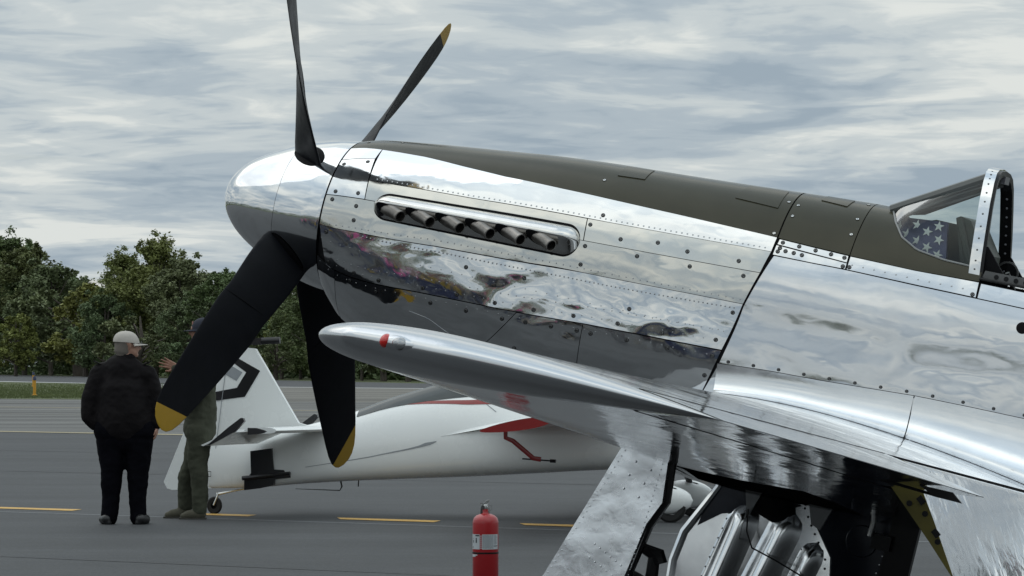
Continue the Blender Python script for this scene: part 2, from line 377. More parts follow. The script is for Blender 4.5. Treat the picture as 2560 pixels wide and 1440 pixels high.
# --- spinner: two polished shells with blade cut-outs, black back plate
PROF = [(-.488, .0), (-.485, .029), (-.475, .062), (-.453, .106), (-.415, .151), (-.365, .194), (-.30, .234), (-.23, .269), (-.15, .304), (-.08, .330), (-.02, .348), (.05, .366), (.11, .379), (.184, .389)]
def spin_shell(name, i0, i1, a0=None, a1=None):
    V = []; FC = []; n = 96; rows = []
    import bisect
    aa = [p[0] for p in PROF]; rr = [p[1] for p in PROF]
    m = 26
    for i in range(m + 1):
        f = i / m
        if a0 < -.4: f = f * f
        a = lerp(a0, a1, f); rows.append((a, interp(a, aa, rr)))
    for a, r in rows:
        for k in range(n):
            an = 2 * math.pi * k / n; V.append(bp(a, -r * math.sin(an), r * math.cos(an)))
    for i in range(m):
        for k in range(n):
            ids = (i * n + k, i * n + (k + 1) % n, (i + 1) * n + (k + 1) % n, (i + 1) * n + k)
            FC.append(ids)
    o = mk(name, V, FC, M_spin, plane); fixn(o)
    return o
spin_shell('spinner', 0, 0, -.488, -.085)
spin_shell('spinner_rear_shell', 0, 0, -.083, .189)
m = MB(); m.lathe([(0, -.18), (.378, -.18), (.3795, -.192), (.0, -.197)], 64, (1, 0, 0), (0, 0, HB)); m.build('back_plate', M_dark, plane)
# --- blades
PH = 0.8960
RAD = [.25, .30, .36, .45, .55, .66, .74, .78, .90, 1.05, 1.2, 1.35, 1.48, 1.57, 1.63, 1.67, 1.692, 1.70]
CH = [.20, .255, .280, .286, .288, .286, .284, .284, .302, .297, .283, .262, .240, .217, .186, .140, .085, .02]
TK = [.10, .085, .070, .058, .050, .045, .042, .034, .029, .024, .020, .016, .013, .010, .008, .006, .004, .002]
BE = [56, 54, 51, 46, 41, 35.5, 32, 30.5, 27.5, 23.5, 20.5, 18.2, 17, 16.2, 15.8, 15.5, 15.3, 15.3]
V = []; FC = []; MI = []; n = 28
for r, c, t, be in zip(RAD, CH, TK, BE):
    cb, sb = math.cos(R(be)), math.sin(R(be))
    for k in range(n):
        an = 2 * math.pi * k / n; x = math.cos(an)
        xs = x * c / 2; ys = math.sin(an) * t / 2 * (1.0 if math.sin(an) > 0 else .55) * (1 + .25 * x) + (.0 if r < .7 else .0)
        # chord dir = cb*et + sb*fwd ; thickness dir = -sb*et + cb*fwd ; et along -x of blade frame
        e = xs * cb - ys * sb; f_ = xs * sb + ys * cb
        # swept mid-chord towards the round tip
        V.append(Vector((f_, -e, r)))
for i in range(len(RAD) - 1):
    for k in range(n):
        k2 = (k + 1) % n; FC.append((i * n + k, i * n + k2, (i + 1) * n + k2, (i + 1) * n + k)); MI.append(0)
FC.append(tuple(range(n))); MI.append(0); FC.append(tuple(range((len(RAD) - 1) * n, len(RAD) * n))); MI.append(1)
bl0 = mk('propeller_blade', V, FC, [M_blade, M_yel], plane, True, MI); fixn(bl0)
# subdivide for smoothness, then cut the slanted yellow tip along its painted edge
bm = bmesh.new(); bm.from_mesh(bl0.data)
bmesh.ops.bisect_plane(bm, geom=bm.verts[:] + bm.edges[:] + bm.faces[:], plane_co=(0, 0, 1.583), plane_no=(0, .74, 1), dist=1e-5)
bmesh.ops.bisect_plane(bm, geom=bm.verts[:] + bm.edges[:] + bm.faces[:], plane_co=(0, 0, .78), plane_no=(0, -.5, 1), dist=1e-5)
for f in bm.faces:
    c = f.calc_center_median(); f.material_index = 1 if (c.z - 1.583) + .74 * c.y > 0 else 0; f.smooth = True
bm.to_mesh(bl0.data); bm.free()
m = MB(); ring = []
for k in range(13):
    x = (k / 12 - .5) * .97
    i = 7; cb, sb = math.cos(R(30.5)), math.sin(R(30.5)); xs = x * .296; z = .78 - .5 * xs * cb * -1
    ys = -.5 * .034 * .55 * math.sqrt(max(0, 1 - (2 * x) ** 2)) * (1 + .5 * x) - .0016
    ring.append(Vector((xs * sb + ys * cb, -(xs * cb - ys * sb), z)))
m.tube(ring, .0028, 6)
cuffl = m.build('cuff_seam', M_dark, bl0)
for k in range(4):
    ph = PH + k * math.pi / 2
    # blade frame: x=forward, y=-et , z=er
    er = Vector((0, -math.sin(ph), math.cos(ph))); et = Vector((0, -math.cos(ph), -math.sin(ph)))
    mat = Matrix(((1, 0, 0, 0), (0, -et.y, er.y, 0), (0, -et.z, er.z, 0), (0, 0, 0, 1))); mat.translation = bp(0, 0, 0)
    if k == 0: b = bl0
    else:
        b = share(bl0, 'propeller_blade', plane); share(cuffl, 'cuff_seam', b)
    b.matrix_local = mat
    # dark oval root opening in the spinner
    V = []; nn = 36
    aa = [p[0] for p in PROF]; rr = [p[1] for p in PROF]
    V2 = [[], []]
    for q in range(nn):
        an = 2 * math.pi * q / nn; xx = math.cos(an) * .118; yy = math.sin(an) * .062
        cb, sb = math.cos(R(52)), math.sin(R(52))
        e = xx * cb - yy * sb; f_ = xx * sb + yy * cb
        a = -f_
        for s_, (kk) in ((1.0, 0), (.55, 1)):
            a2 = a * s_; e2 = e * s_; r2 = interp(a2, aa, rr) + (.0035 if kk == 0 else .003); an2 = ph + e2 / r2
            V2[kk].append(bp(a2, -r2 * math.sin(an2), r2 * math.cos(an2)))
    VV = V2[0] + V2[1] + [bp(0, -(interp(0, aa, rr) + .003) * math.sin(ph), (interp(0, aa, rr) + .003) * math.cos(ph))]
    FF = [(q, (q + 1) % nn, nn + (q + 1) % nn, nn + q) for q in range(nn)] + [(nn + q, nn + (q + 1) % nn, 2 * nn) for q in range(nn)]
    fixn(mk('blade_opening', VV, FF, M_dark, plane))

# --- exhaust shroud: a raised polished blister over a dark slot, six stubs
def slot_pt(s, v, o):
    """s 0..1 front to rear, v -1 (bottom) .. 1 (top)"""
    a = lerp(.463, 1.528, s)
    tc_ = lerp(13.9, 14.2, s); half = 8.0
    e = min(s, 1 - s) * 1.065 / .075
    k = 1.0 if e > 1 else math.sqrt(max(0, 1 - (1 - e) ** 2))
    return S(a, tc_ + v * half * k, off=o)
def strip(name, prof, mat, grow=0., ns=64):
    V = []; FC = []; nv = len(prof)
    for i in range(ns + 1):
        s = .5 - .5 * math.cos(math.pi * i / ns); 
        e = min(s, 1 - s) * 1.065 / .11; k = 1.0 if e > 1 else math.sqrt(max(0, 1 - (1 - e) ** 2))
        for v, h in prof:
            a, l, u = slot_pt(s * (1 + 2 * grow) - grow if grow else s, v, .0025 + h * k); V.append(bp(a, l, u))
    for i in range(ns):
        for j in range(nv - 1):
            b = i * nv + j; FC.append((b, b + 1, b + nv + 1, b + nv))
    o = mk(name, V, FC, mat, plane); fixn(o); return o
strip('exhaust_slot', [(v / 6 * 1.09, .0) for v in range(-6, 7)], M_dark)
# enlarge slot plate slightly
bl = [(-.97, .001), (-.93, .006), (-.80, .015), (-.6, .028), (-.4, .041), (-.22, .053), (-.1, .060), (-.03, .0635), (.04, .065), (.12, .0645), (.25, .060), (.42, .051), (.6, .037), (.75, .023), (.87, .010), (.95, .001)]
strip('exhaust_shroud', bl, pmat('polished_shroud_steel', (.64, .63, .61), .11, 1., bump=(6, .0022, 2), cvar=(20, .06), rvar=(8, .17)), ns=80)
for k in range(6):
    a0 = .560 + .1560 * k; t0 = 13.4 + .1 * k
    P0 = sp(a0 - .032, t0 - .6, off=.018); P1 = sp(a0 + .035, t0 - 3.1, off=.054); P2 = sp(a0 + .078, t0 - 5.0, off=.074)
    stub = empty('exhaust_stub'); stub.parent = plane
    m = MB(); m.tube([P0, lerp(P0, P1, .5), P1, P2], [.030, .0325, .0305, .0285], 20, cap=False); o = m.build('pipe', M_steel, stub)
    d = (P2 - P1).normalized()
    m = MB(); m.lathe([(.0285, -.012), (.0300, -.011), (.0306, .004), (.0292, .006), (.0250, .006), (.0240, -.03)], 22, d, P2); m.build('pipe_mouth', [M_steel], stub)
    m = MB(); m.lathe([(.0250, -.022), (.0, -.0221)], 20, d, P2); m.build('pipe_bore', M_dark, stub)
    # raised dark teardrop disc on the shroud, painting the shade inside the hole
    nn, nr = 26, 6; V = []
    def shh(v):
        for z in range(len(bl) - 1):
            if bl[z][0] <= v <= bl[z + 1][0]: return lerp(bl[z][1], bl[z + 1][1], (v - bl[z][0]) / (bl[z + 1][0] - bl[z][0]))
        return 0.
    for j in range(nr + 1):
        for q in range(nn):
            an = 2 * math.pi * q / nn; f = j / nr; da = math.cos(an) * .058 * f; dt = (math.sin(an) * 2.5 * (1.0 - .1 * math.cos(an)) - math.cos(an) * 1.7) * f
            a_ = a0 - .006 + da; tc2 = lerp(13.9, 14.2, (a_ - .463) / 1.065); tt = min(tc2 + 8 * .02, tc2 - 2.9 + dt); V.append(sp(a_, tt, off=.0025 + shh((tt - tc2) / 8.) + .0022))
    FC = [(j * nn + q, j * nn + (q + 1) % nn, (j + 1) * nn + (q + 1) % nn, (j + 1) * nn + q) for j in range(nr) for q in range(nn)]
    fixn(mk('stub_hole_shade', V, FC, M_dark, plane))
# --- slotted fasteners and rivets
def frame_at(a, t, off=.0015, mirror=False):
    p = sp(a, t, off=off); q1 = sp(a + .01, t, off=off); q2 = sp(a, t + 1, off=off)
    x = (q1 - p).normalized(); y = (q2 - p).normalized(); z = x.cross(y).normalized()
    if z.y < 0: z = -z
    y = z.cross(x); M_ = Matrix((x, y, z)).transposed().to_4x4(); M_.translation = p; return M_
def screw_mesh(name, mat):
    m = MB(); m.lathe([(.0, .0012), (.0072, .0012), (.0082, .0004), (.0082, -.001)], 14)
    m.lathe([(.0082, .0002), (.0103, .0002), (.0103, -.001)], 14, m=1)
    m.box((0, 0, .0012), (.0140, .0024, .0010), Matrix.Rotation(R(35), 3, 'Z'), 1)
    return m.build(name, [mat, M_dark], plane, ang=12)
sc0 = screw_mesh('screw', M_screw); sc1 = screw_mesh('screw', M_screwb)
SCR = [(.222, 41.5), (.338, 45.0), (.24, 18.5), (.36, 19.5), (.235, 12.6), (.37, 10.8), (.375, 1.5), (.24, -8.8), (.27, -25.4), (.42, -23.4), (.56, -22.3), (.40, -28.6),
       (1.555, 24.6), (1.72, 20.), (2.05, 20.4), (2.30, 20.6), (1.56, 13.0), (1.82, 13.2), (2.08, 13.4), (2.34, 14.), (1.56, 3.6), (1.60, 31.2), (1.9, 22.), 
       (.80, -19.2), (.98, -17.8), (1.18, -16.8), (1.38, -15.4), (1.58, -13.6), (1.80, -12.3), (2.02, -11.8), (2.28, -9.8), (2.33, -1.2), (1.30, -4.8), (1.0, -6.), (1.84, -6.5), (.55, -28.6), (.85, -25.2), (1.04, -23.9), (1.23, -22.8),
       (1.35, -21.4), (1.48, -20.2), (1.61, -19.), (1.68, -18.8), (1.86, -17.6), (2.06, -16.8), (2.28, -15.6), (1.31, -36.), (2.26, -24.)]
SCG = [(.25, 74), (.42, 78), (1.53, 56), (2.42, 64), (2.42, 38.6), (2.47, 62), (2.47, 52), (2.77, 78), (2.765, 58), (2.768, 46)]
SCS = [(2.475, 34.2), (2.555, 33.7), (2.635, 33.1), (2.71, 32.6), (2.775, 32.1), (2.50, 29.9), (2.54, 29.7), (2.58, 29.4), (2.47, 31.0), (2.465, 29.), (2.78, 27.6), (2.81, 27.8), (3.39, 26.8)]
for i, (a, t) in enumerate(SCR + SCS):
    M_ = frame_at(a, t) @ Matrix.Rotation(random.uniform(0, 3.1), 4, 'Z')
    if i == 0: sc0.matrix_local = M_
    else: share(sc0, 'screw', plane, M_)
for i, (a, t) in enumerate(SCG):
    M_ = frame_at(a, t) @ Matrix.Rotation(random.uniform(0, 3.1), 4, 'Z') @ Matrix.Scale(.9, 4)
    if i == 0: sc1.matrix_local = M_
    else: share(sc1, 'screw', plane, M_)
rv = MB()
def rivets(P, step, dt=0, r=.0042, h=.0012, jit=0):
    a = P[0][0] + .02
    while a < P[-1][0] - .01:
        M_ = frame_at(a, by_a(P, a) + dt, off=.0)
        b = len(rv.V); n = 8
        for (rr, hh) in ((r, 0), (r * .8, h * .7), (r * .35, h)):
            for k in range(n): rv.V.append(M_ @ Vector((rr * math.cos(k * 2 * math.pi / n), rr * math.sin(k * 2 * math.pi / n), hh)))
        for q in range(2):
            for k in range(n): rv.F.append((b + q * n + k, b + q * n + (k + 1) % n, b + (q + 1) * n + (k + 1) % n, b + (q + 1) * n + k)); rv.M.append(0)
        rv.F.append(tuple(b + 2 * n + k for k in range(n))); rv.M.append(0)
        a += step
rivets(L1, .027, 1.5, .0045, .0016); rivets(L4[1:], .04, 6.5, .0034, .0008); rivets([(.42, -3.2), (.848, -1.4), (1.464, 0.), (1.706, .3), (2.062, 1.), (2.35, 1.5)], .0215, -1.7, .0046, .002)
rivets(L3, .035, 1.8, .0035); rivets(L4[1:], .05, 3., .003); rivets(L3, .055, -8., .003); rivets(L4, .055, -2.4, .003)
for k in range(26):
    t = -14 + k * 1.62; 
    aF = lerp(2.317, 2.436, (t + 12.8) / 41.2)
    for da, dd in ((.035, 0), (.062, .8)): rivets([(aF + da - .02, t + dd), (aF + da + .001, t + dd)], 1, 0, .0045, .001)
rivets([(2.80, 29.2), (3.13, 28.6), (3.40, 28.8)], .052, 0, .0046)
for a_ in (.72, 1.02, 1.25, 1.86, 2.12):
    for dt in (0, 2.5, 5, 7.5, 10): rivets([(a_ - .02, 30.5 + dt * .9), (a_ + .001, 0)], 1, 0, .0026) if dt < 9 else None
for a_ in (2.7, 2.95, 3.03, 3.25): 
    for t in range(-12, 22, 2): rivets([(a_ - .02 + .0009 * t, t), (a_ + .001 + .0009 * t, t)], 1, 0, .003, .0007)
o = rv.build('rivets', M_rivet, plane); o['kind'] = 'stuff'
# dark round port in the side and under the shroud
for (a, t, r) in ((3.645, 16.5, .027), (1.408, 6.6, .013)):
    M_ = frame_at(a, t, off=.003); m = MB(); m.lathe([(0, 0), (r * .9, 0), (r, -.001)], 20); o = m.build('port_hole', M_dark, plane); o.matrix_local = M_
# --- wing
A0, Z0, DIH = 2.051, -.687, 0.0959
TIPY = 5.40
def wsec(y):
    le = A0 + .0626 * y - max(0., (1.55 - abs(y)) * .22 if abs(y) < 1.55 else 0.)
    te = A0 + 2.64 - .1884 * y
    return le, te
def wpt(y, x, side, extra=0.):
    """x 0..1 chord, side +1 upper, -1 lower"""
    le, te = wsec(y); c = te - le; cref = 2.64 - .251 * y
    tk = lerp(.178, .112, y / 5.5)
    yt = tk / .2 * (.2969 * math.sqrt(max(x, 0)) - .126 * x - .3516 * x * x + .2843 * x ** 3 - .1036 * x ** 4)
    camb = lerp(.018, .010, y / 5.5) * 4 * x * (1 - x)
    inc = R(1 - 2 * y / 5.5)
    return bp(le + c * x, y, Z0 + math.tan(DIH) * y - cref * (x - .25) * math.sin(inc) + cref * (camb + side * yt) + side * extra)
def wgrid(name, ys, xs, side, mat, skip=None, extra=0., parent=None, thick=True):
    V = []; FC = []; nx = len(xs)
    for y in ys:
        for x in xs: V.append(wpt(y, x, side, extra))
    for i in range(len(ys) - 1):
        for j in range(nx - 1):
            if skip and skip((ys[i] + ys[i + 1]) / 2, (xs[j] + xs[j + 1]) / 2): continue
            b = i * nx + j; FC.append((b, b + nx, b + nx + 1, b + 1) if side > 0 else (b, b + 1, b + nx + 1, b + nx))
    return mk(name, V, FC, mat, parent or plane)
def lin(a, b, n): return [a + (b - a) * i / n for i in range(n + 1)]
def cosx(a, b, n): return [a + (b - a) * (1 - math.cos(math.pi / 2 * i / n)) for i in range(n + 1)]
HX = .79
ys_all = lin(.42, TIPY, 50)
well = lambda y, x: (.45 < y < 2.02 and .17 < x < .47)
wgrid('upper_wing_skin', ys_all, lin(.10, HX - .004, 26), 1, M_wing)
wgrid('lower_wing_skin', lin(.0, TIPY, 54), lin(.10, HX - .004, 26), -1, M_wing, skip=well)
# satin leading edge wraps over both surfaces
V = []; FC = []; xs = [.125 * (1 - k / 10) ** 2 for k in range(11)]
prof = [(x, 1) for x in xs] + [(x, -1) for x in reversed(xs[:-1])]
for y in ys_all:
    for x, s_ in prof: V.append(wpt(y, x, s_, .0008))
n = len(prof)
for i in range(len(ys_all) - 1):
    for j in range(n - 1): FC.append((i * n + j, (i + 1) * n + j, (i + 1) * n + j + 1, i * n + j + 1))
fixn(mk('leading_edge', V, FC, M_le, plane))
# aileron
ya = lin(3.16, TIPY - .03, 20); V = []; FC = []
prof = [(HX + .006 + (1 - HX - .006) * k / 8, 1) for k in range(9)] + [(HX + .006 + (1 - HX - .006) * k / 8, -1) for k in range(8, -1, -1)]
for y in ya:
    for x, s_ in prof: V.append(wpt(y, x, s_, .0012))
n = len(prof)
for i in range(len(ya) - 1):
    for j in range(n): FC.append((i * n + j, (i + 1) * n + j, (i + 1) * n + (j + 1) % n, i * n + (j + 1) % n))
FC.append(tuple(range(n))); FC.append(tuple(range((len(ya) - 1) * n, len(ya) * n)))
sharp(fixn(mk('aileron', V, FC, M_wing, plane)), 40)
m = MB(); m.tube([wpt(y, HX, 1, -.004) for y in (3.16, 4.3, TIPY - .03)], .007, 6); m.tube([wpt(y, HX, -1, -.004) for y in (3.16, 4.3, TIPY - .03)], .007, 6); m.build('hinge_gap', M_dark, plane)
m = MB(); P = wpt(3.45, .93, -1); m.prism([(0, 0), (-.06, -.028), (-.16, -.03), (-.12, 0)], P, (1, 0, 0), (0, 0, 1), (0, .012, 0)); m.tube([P + Vector((-.08, .006, -.024)), P + Vector((.14, .006, -.012))], .006, 6); m.build('aileron_horn', M_black, plane)
# rear spar wall behind the flap opening
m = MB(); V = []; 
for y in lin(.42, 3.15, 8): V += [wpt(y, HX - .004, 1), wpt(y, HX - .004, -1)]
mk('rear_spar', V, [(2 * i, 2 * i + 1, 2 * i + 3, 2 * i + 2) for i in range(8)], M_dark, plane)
# wing tip: rounded satin cap
TAU = []
yb = TIPY
V = []; FC = []; MI = []
nx_, na = 48, 20
for i in range(nx_ + 1):
    x = i / nx_; x = .5 - .5 * math.cos(math.pi * x)
    up = wpt(yb, x, 1); lo = wpt(yb, x, -1); mid = (up + lo) / 2; h = (up - lo).length / 2
    ext = .235 * (max(0., 1 - abs((x - .40) / .615) ** 2.6)) ** .55 if x < 1 else 0
    ext = .20 * min(1., (x / .12)) ** .5 * min(1., ((1 - x) / .62)) ** .62
    for k in range(na + 1):
        an = math.pi / 2 - math.pi * k / na
        V.append(mid + Vector((0, ext * math.cos(an) ** .95 if math.cos(an) > 0 else 0, 0)) + (up - mid) * math.sin(an) + Vector((0, 0, ext * .12 * max(0, math.cos(an)))))
for i in range(nx_):
    for k in range(na):
        b = i * (na + 1) + k; FC.append((b, b + 1, b + na + 2, b + na + 1))
tip = fixn(mk('wing_tip', V, FC, M_satin, plane))
# navigation light on the tip
def tip_pt(x, an, out=0.):
    up = wpt(yb, x, 1); lo = wpt(yb, x, -1); mid = (up + lo) / 2
    ext = .20 * min(1., (x / .12)) ** .5 * min(1., ((1 - x) / .62)) ** .62
    return mid + Vector((0, (ext + out) * max(0, math.cos(an)) ** .95, 0)) + (up - mid) * math.sin(an) * (1 + out * 8) + Vector((0, 0, ext * .12 * max(0, math.cos(an))))
M_red = pmat('red_lens', (.55, .012, .008), .12, 0., .6, coat=.8)
M_clear = pmat('clear_lens', (.30, .31, .32), .12, .6, .6, coat=.9, bump=(60, .002, 1))
nav = empty('navigation_light'); nav.parent = plane
def lens(name, x0, x1, an0, an1, h, mat, fx=1.0):
    V = []; FC = []; n = 18; rings = 6; cx_, ca = (x0 + x1) / 2, (an0 + an1) / 2; rx, ra = (x1 - x0) / 2, (an1 - an0) / 2
    for j in range(rings + 1):
        q = j / rings; hh = h * math.sqrt(max(0, 1 - q * q))
        for k in range(n):
            a_ = 2 * math.pi * k / n; xx = cx_ + rx * q * math.cos(a_) * (1 + (fx - 1) * max(0, math.cos(a_))); V.append(tip_pt(xx, ca + ra * q * math.sin(a_), .001 + hh))
    for j in range(rings):
        for k in range(n): FC.append((j * n + k, j * n + (k + 1) % n, (j + 1) * n + (k + 1) % n, (j + 1) * n + k))
    return fixn(mk(name, V, FC, mat, nav))
lens('lamp_base', .212, .280, R(-14), R(24), .006, M_satin, 1.35)
lens('red_lens', .208, .231, R(-13), R(24), .014, M_red)
lens('clear_lens', .238, .276, R(-11), R(20), .014, M_clear)
lens('lens_ring', .2355, .279, R(-12.5), R(21.5), .007, M_screw)
# wheel well liner
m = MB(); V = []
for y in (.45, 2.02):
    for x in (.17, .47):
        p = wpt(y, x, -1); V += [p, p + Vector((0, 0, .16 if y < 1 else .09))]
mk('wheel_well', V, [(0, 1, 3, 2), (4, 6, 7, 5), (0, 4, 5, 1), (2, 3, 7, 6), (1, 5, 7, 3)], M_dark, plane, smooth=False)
# flap, lowered
fl = empty('flap'); fl.parent = plane
V = []; FC = []; yf = lin(.62, 3.10, 24)
FD = R(50)
sec = []
for k in range(9):
    an = R(95) + R(170) * k / 8; sec.append((.052 * math.cos(an), .052 * math.sin(an)))
def fpt(y, x, z):
    le, te = wsec(y); c = (2.64 - .251 * y); hp = wpt(y, HX + .028, 1); fc = .222 * c
    x2 = x; z2 = z
    return hp + Vector((-(x2 * math.cos(FD) + z2 * math.sin(FD)), 0, -(x2 * math.sin(FD)) + z2 * math.cos(FD) - .052))
prof = [(x, z) for x, z in sec]
for y in yf:
    fc = .225 * (2.64 - .251 * y)
    ring = [(1.0 * fc, .002), (.75 * fc, .018), (.5 * fc, .034), (.25 * fc, .047)] + [(x, z) for x, z in sec] + [(.3 * fc, -.034), (.65 * fc, -.016), (1.0 * fc, -.002)]
    V += [fpt(y, x, z) for x, z in ring]
n = len(ring)
for i in range(len(yf) - 1):
    for j in range(n): FC.append((i * n + j, (i + 1) * n + j, (i + 1) * n + (j + 1) % n, i * n + (j + 1) % n))
sharp(fixn(mk('flap_skin', V, FC, pmat('polished_flap_aluminium', (.74, .75, .76), .07, 1., bump=(4, .010, 1.2, 20, .0022, 1.5), cvar=(14, .03), rvar=(9, .12)), fl)), 40)
E_ = V[-n:]; 
m = MB(); m.add([v + Vector((0, .004, 0)) for v in E_] + [v + Vector((0, -.002, 0)) for v in E_], [tuple(range(n))] + [(k, (k + 1) % n, n + (k + 1) % n, n + k) for k in range(n)])
m.build('flap_end_rib', M_chrom, fl, smooth=False)
m = MB()
for x, z in ((.06, .03), (.17, .018), (.28, .012), (.11, -.015)): m.lathe([(0, .003), (.011, .003), (.011, 0)], 10, (0, 1, 0), fpt(3.10, x, z) + Vector((0, .004, 0)))
for x in (.12, .25): m.box(fpt(3.10, x, .036 - x * .06) + Vector((0, .006, 0)), (.03, .008, .022), Matrix.Rotation(R(-40), 3, 'Y'))
o = o = m.build('rib_bolts', M_black, fl); o['kind'] = 'stuff'
m = MB()
for y0 in lin(.8, 3.0, 44):
    for x in (.07, .16, .26, .34): m.lathe([(.0, .001), (.003, .0005), (.004, 0)], 6, (-.7, 0, .7), fpt(y0, x, .047 - x * .11) + Vector((0, 0, 0)))
o = m.build('flap_rivets', M_rivet, fl); o['kind'] = 'stuff'
# port wing fillet: concave polished sheet from fuselage to wing
FU = [(2.312, -17.9), (2.545, -16.3), (2.793, -15.4), (3.038, -14.2), (3.242, -13.2), (3.5, -12.7), (4.1, -12.), (4.7, -12.)]
def up_on_wing(a, y):
    le, te = wsec(y); x = (a - le) / (te - le)
    if x <= HX: return wpt(y, min(max(x, 0.), 1.), 1, .002)
    p = wpt(y, HX, 1, .002); d = wpt(y, HX, 1) - wpt(y, HX - .1, 1); d.z *= 1.0
    return p + d * ((x - HX) / .1)
def fillet(name, a0, a1, ns):
    V = []; FC = []; nv = 12
    for i in range(ns + 1):
        a = lerp(a0, a1, i / ns); P = sp(a, by_a(FU, a), off=.002)
        y2 = .53 + .05 * (a - 2.3) + .10 * max(0, a - 2.9); Q = up_on_wing(a + .02, y2)
        q0 = up_on_wing(a + .01, y2 - .08); tn = (Q - q0).normalized()
        C1 = P + (sp(a, by_a(FU, a) - 6, off=.002) - P).normalized() * (P - Q).length * .42; C2 = Q - tn * (P - Q).length * .48
        for k in range(nv + 1):
            t = k / nv; V.append(P * (1 - t) ** 3 + C1 * 3 * t * (1 - t) ** 2 + C2 * 3 * t * t * (1 - t) + Q * t ** 3)
    for i in range(ns):
        for k in range(nv):
            b = i * (nv + 1) + k; FC.append((b, b + nv + 1, b + nv + 2, b + 1))
    o = mk(name, V, FC, pmat('polished_fillet', (.80, .81, .82), .10, 1., bump=(5, .003, 2, 26, .0005, 3), cvar=(10, .04), rvar=(7, .22), stretch=(.5, 1, 1)), plane)
    if o.data.polygons[0].normal.z < 0: o.data.flip_normals()
    return o
fillet('wing_fillet', 2.312, 3.236, 34); fillet('wing_fillet', 3.241, 4.7, 34)
m = MB(); P = []
for k in range(9):
    pass
for a in lin(2.36, 3.2, 7) + lin(3.32, 4.3, 7):
    M_ = frame_at(a, by_a(FU, a) + 1.2, off=.004); share(sc0, 'screw', plane, M_ @ Matrix.Scale(.75, 4))
# starboard wing (mirror of the smooth outline)
V = []; FC = []; yy = lin(.0, TIPY + .15, 24); prof = [((1 - math.cos(math.pi * k / 14)) / 2, 1) for k in range(15)] + [((1 - math.cos(math.pi * k / 14)) / 2, -1) for k in range(13, 0, -1)]
n = len(prof)
for y in yy:
    for x, s_ in prof:
        p = wpt(y, x, s_); p.y = -p.y; V.append(p)
for i in range(len(yy) - 1):
    for j in range(n): FC.append((i * n + j, (i + 1) * n + j, (i + 1) * n + (j + 1) % n, i * n + (j + 1) % n))
FC.append(tuple(range((len(yy) - 1) * n, len(yy) * n)))
sharp(fixn(mk('starboard_wing', V, FC, M_wing, plane)), 40)
# --- landing gear, port: dented fairing, strut, wheel
def gear(side, detail):
    g = empty('landing_gear'); g.parent = plane
    s = side
    pl = [(2.402, -.553), (2.582, -.560), (2.602, -.80), (2.556, -.90), (2.512, -1.14), (2.47, -1.36), (2.36, -1.58), (2.16, -1.62), (2.03, -1.50), (2.10, -1.33), (2.172, -1.205)]
    lo, li = (1.965, 1.925)
    fair = MB()
    # front face subdivided for soft dents
    n = len(pl)
    def lat(u, base): return base - .02 + (-.55 - u) * .068
    fair.add([bp(a, s * lat(u, lo), u) for a, u in pl] + [bp(a, s * lat(u, li), u) for a, u in pl], [tuple(range(n)), tuple(range(2 * n - 1, n - 1, -1))] + [(i, (i + 1) % n, n + (i + 1) % n, n + i) for i in range(n)])
    fair.build('leg_fairing', M_door, g, smooth=False)
    if detail:
        r_ = MB()
        def dome(a, u, r): r_.lathe([(.0, .003), (r * .5, .0025), (r, .0)], 10, (0, 1, 0), bp(a, lat(u, lo), u))
        for a, u in ((2.475, -.60), (2.455, -.66), (2.44, -.72), (2.43, -.78), (2.54, -.62), (2.525, -.68), (2.51, -.74), (2.50, -.80), (2.50, -.575)): dome(a, u, .0052)
        for k in range(6): dome(2.36 + .026 * k, -1.03 - .012 * k, .0042); dome(2.35 + .028 * k, -1.09 - .012 * k, .0042)
        for k in range(24):
            f = k / 23; dome(lerp(2.408, 2.19, f) - .0, lerp(-.60, -1.19, f), .0032); dome(lerp(2.572, 2.53, f), lerp(-.60, -1.12, f), .0032)
        o = r_.build('fairing_rivets', M_door, g); o['kind'] = 'stuff'
        m = MB(); m.prism([(2.584, -.555), (2.608, -.548), (2.622, -.80), (2.570, -.915), (2.518, -1.16), (2.512, -1.14), (2.556, -.90), (2.602, -.80)], bp(0, s * 1.93, 0), (-1, 0, 0), (0, 0, 1), (0, -s * .03, 0)); m.build('fairing_edge', M_black, g, smooth=False)
        # flange behind and torque links
        m = MB(); m.tube([bp(2.47, 1.78, -.45), bp(2.27, 1.74, -1.15)], .055, 16); m.build('oleo_strut', M_black, g)
        m = MB(); m.tube([bp(2.25, 1.74, -1.1), bp(2.28, 1.74, -1.62)], .036, 14); m.build('piston', M_screwb, g)
        m = MB(); m.tube([bp(2.50, 1.78, -1.02), bp(2.585, 1.78, -1.04), bp(2.60, 1.78, -1.07)], [.02, .034, .03], 8)
        m.tube([bp(2.565, 1.78, -1.04), bp(2.575, 1.78, -1.17), bp(2.66, 1.78, -1.33), bp(2.60, 1.78, -1.55)], [.026, .030, .018, .02], 8); m.build('torque_link', M_black, g)
    wc = None
    # wheel rests on the ground
    wc = bp(2.40, s * 1.76, -1.0)
    world = mw @ wc
    # slide along the strut until the tyre touches the ground
    k = (world.z - .335) / nU.z
    wc = wc - Vector((0, 0, k))
    m = MB(); m.lathe([(.19, -.085), (.25, -.098), (.305, -.092), (.33, -.06), (.337, 0), (.33, .06), (.305, .092), (.25, .098), (.19, .085)], 40, (0, 1, 0), wc); m.build('tyre', M_rub, g)
    m = MB(); m.lathe([(.0, -.05), (.17, -.05), (.19, -.085), (.19, .085), (.17, .06), (.06, .05), (.05, .09), (.0, .09)], 32, (0, 1, 0), wc); m.build('rim', M_screwb, g)
gear(1, True); gear(-1, False)
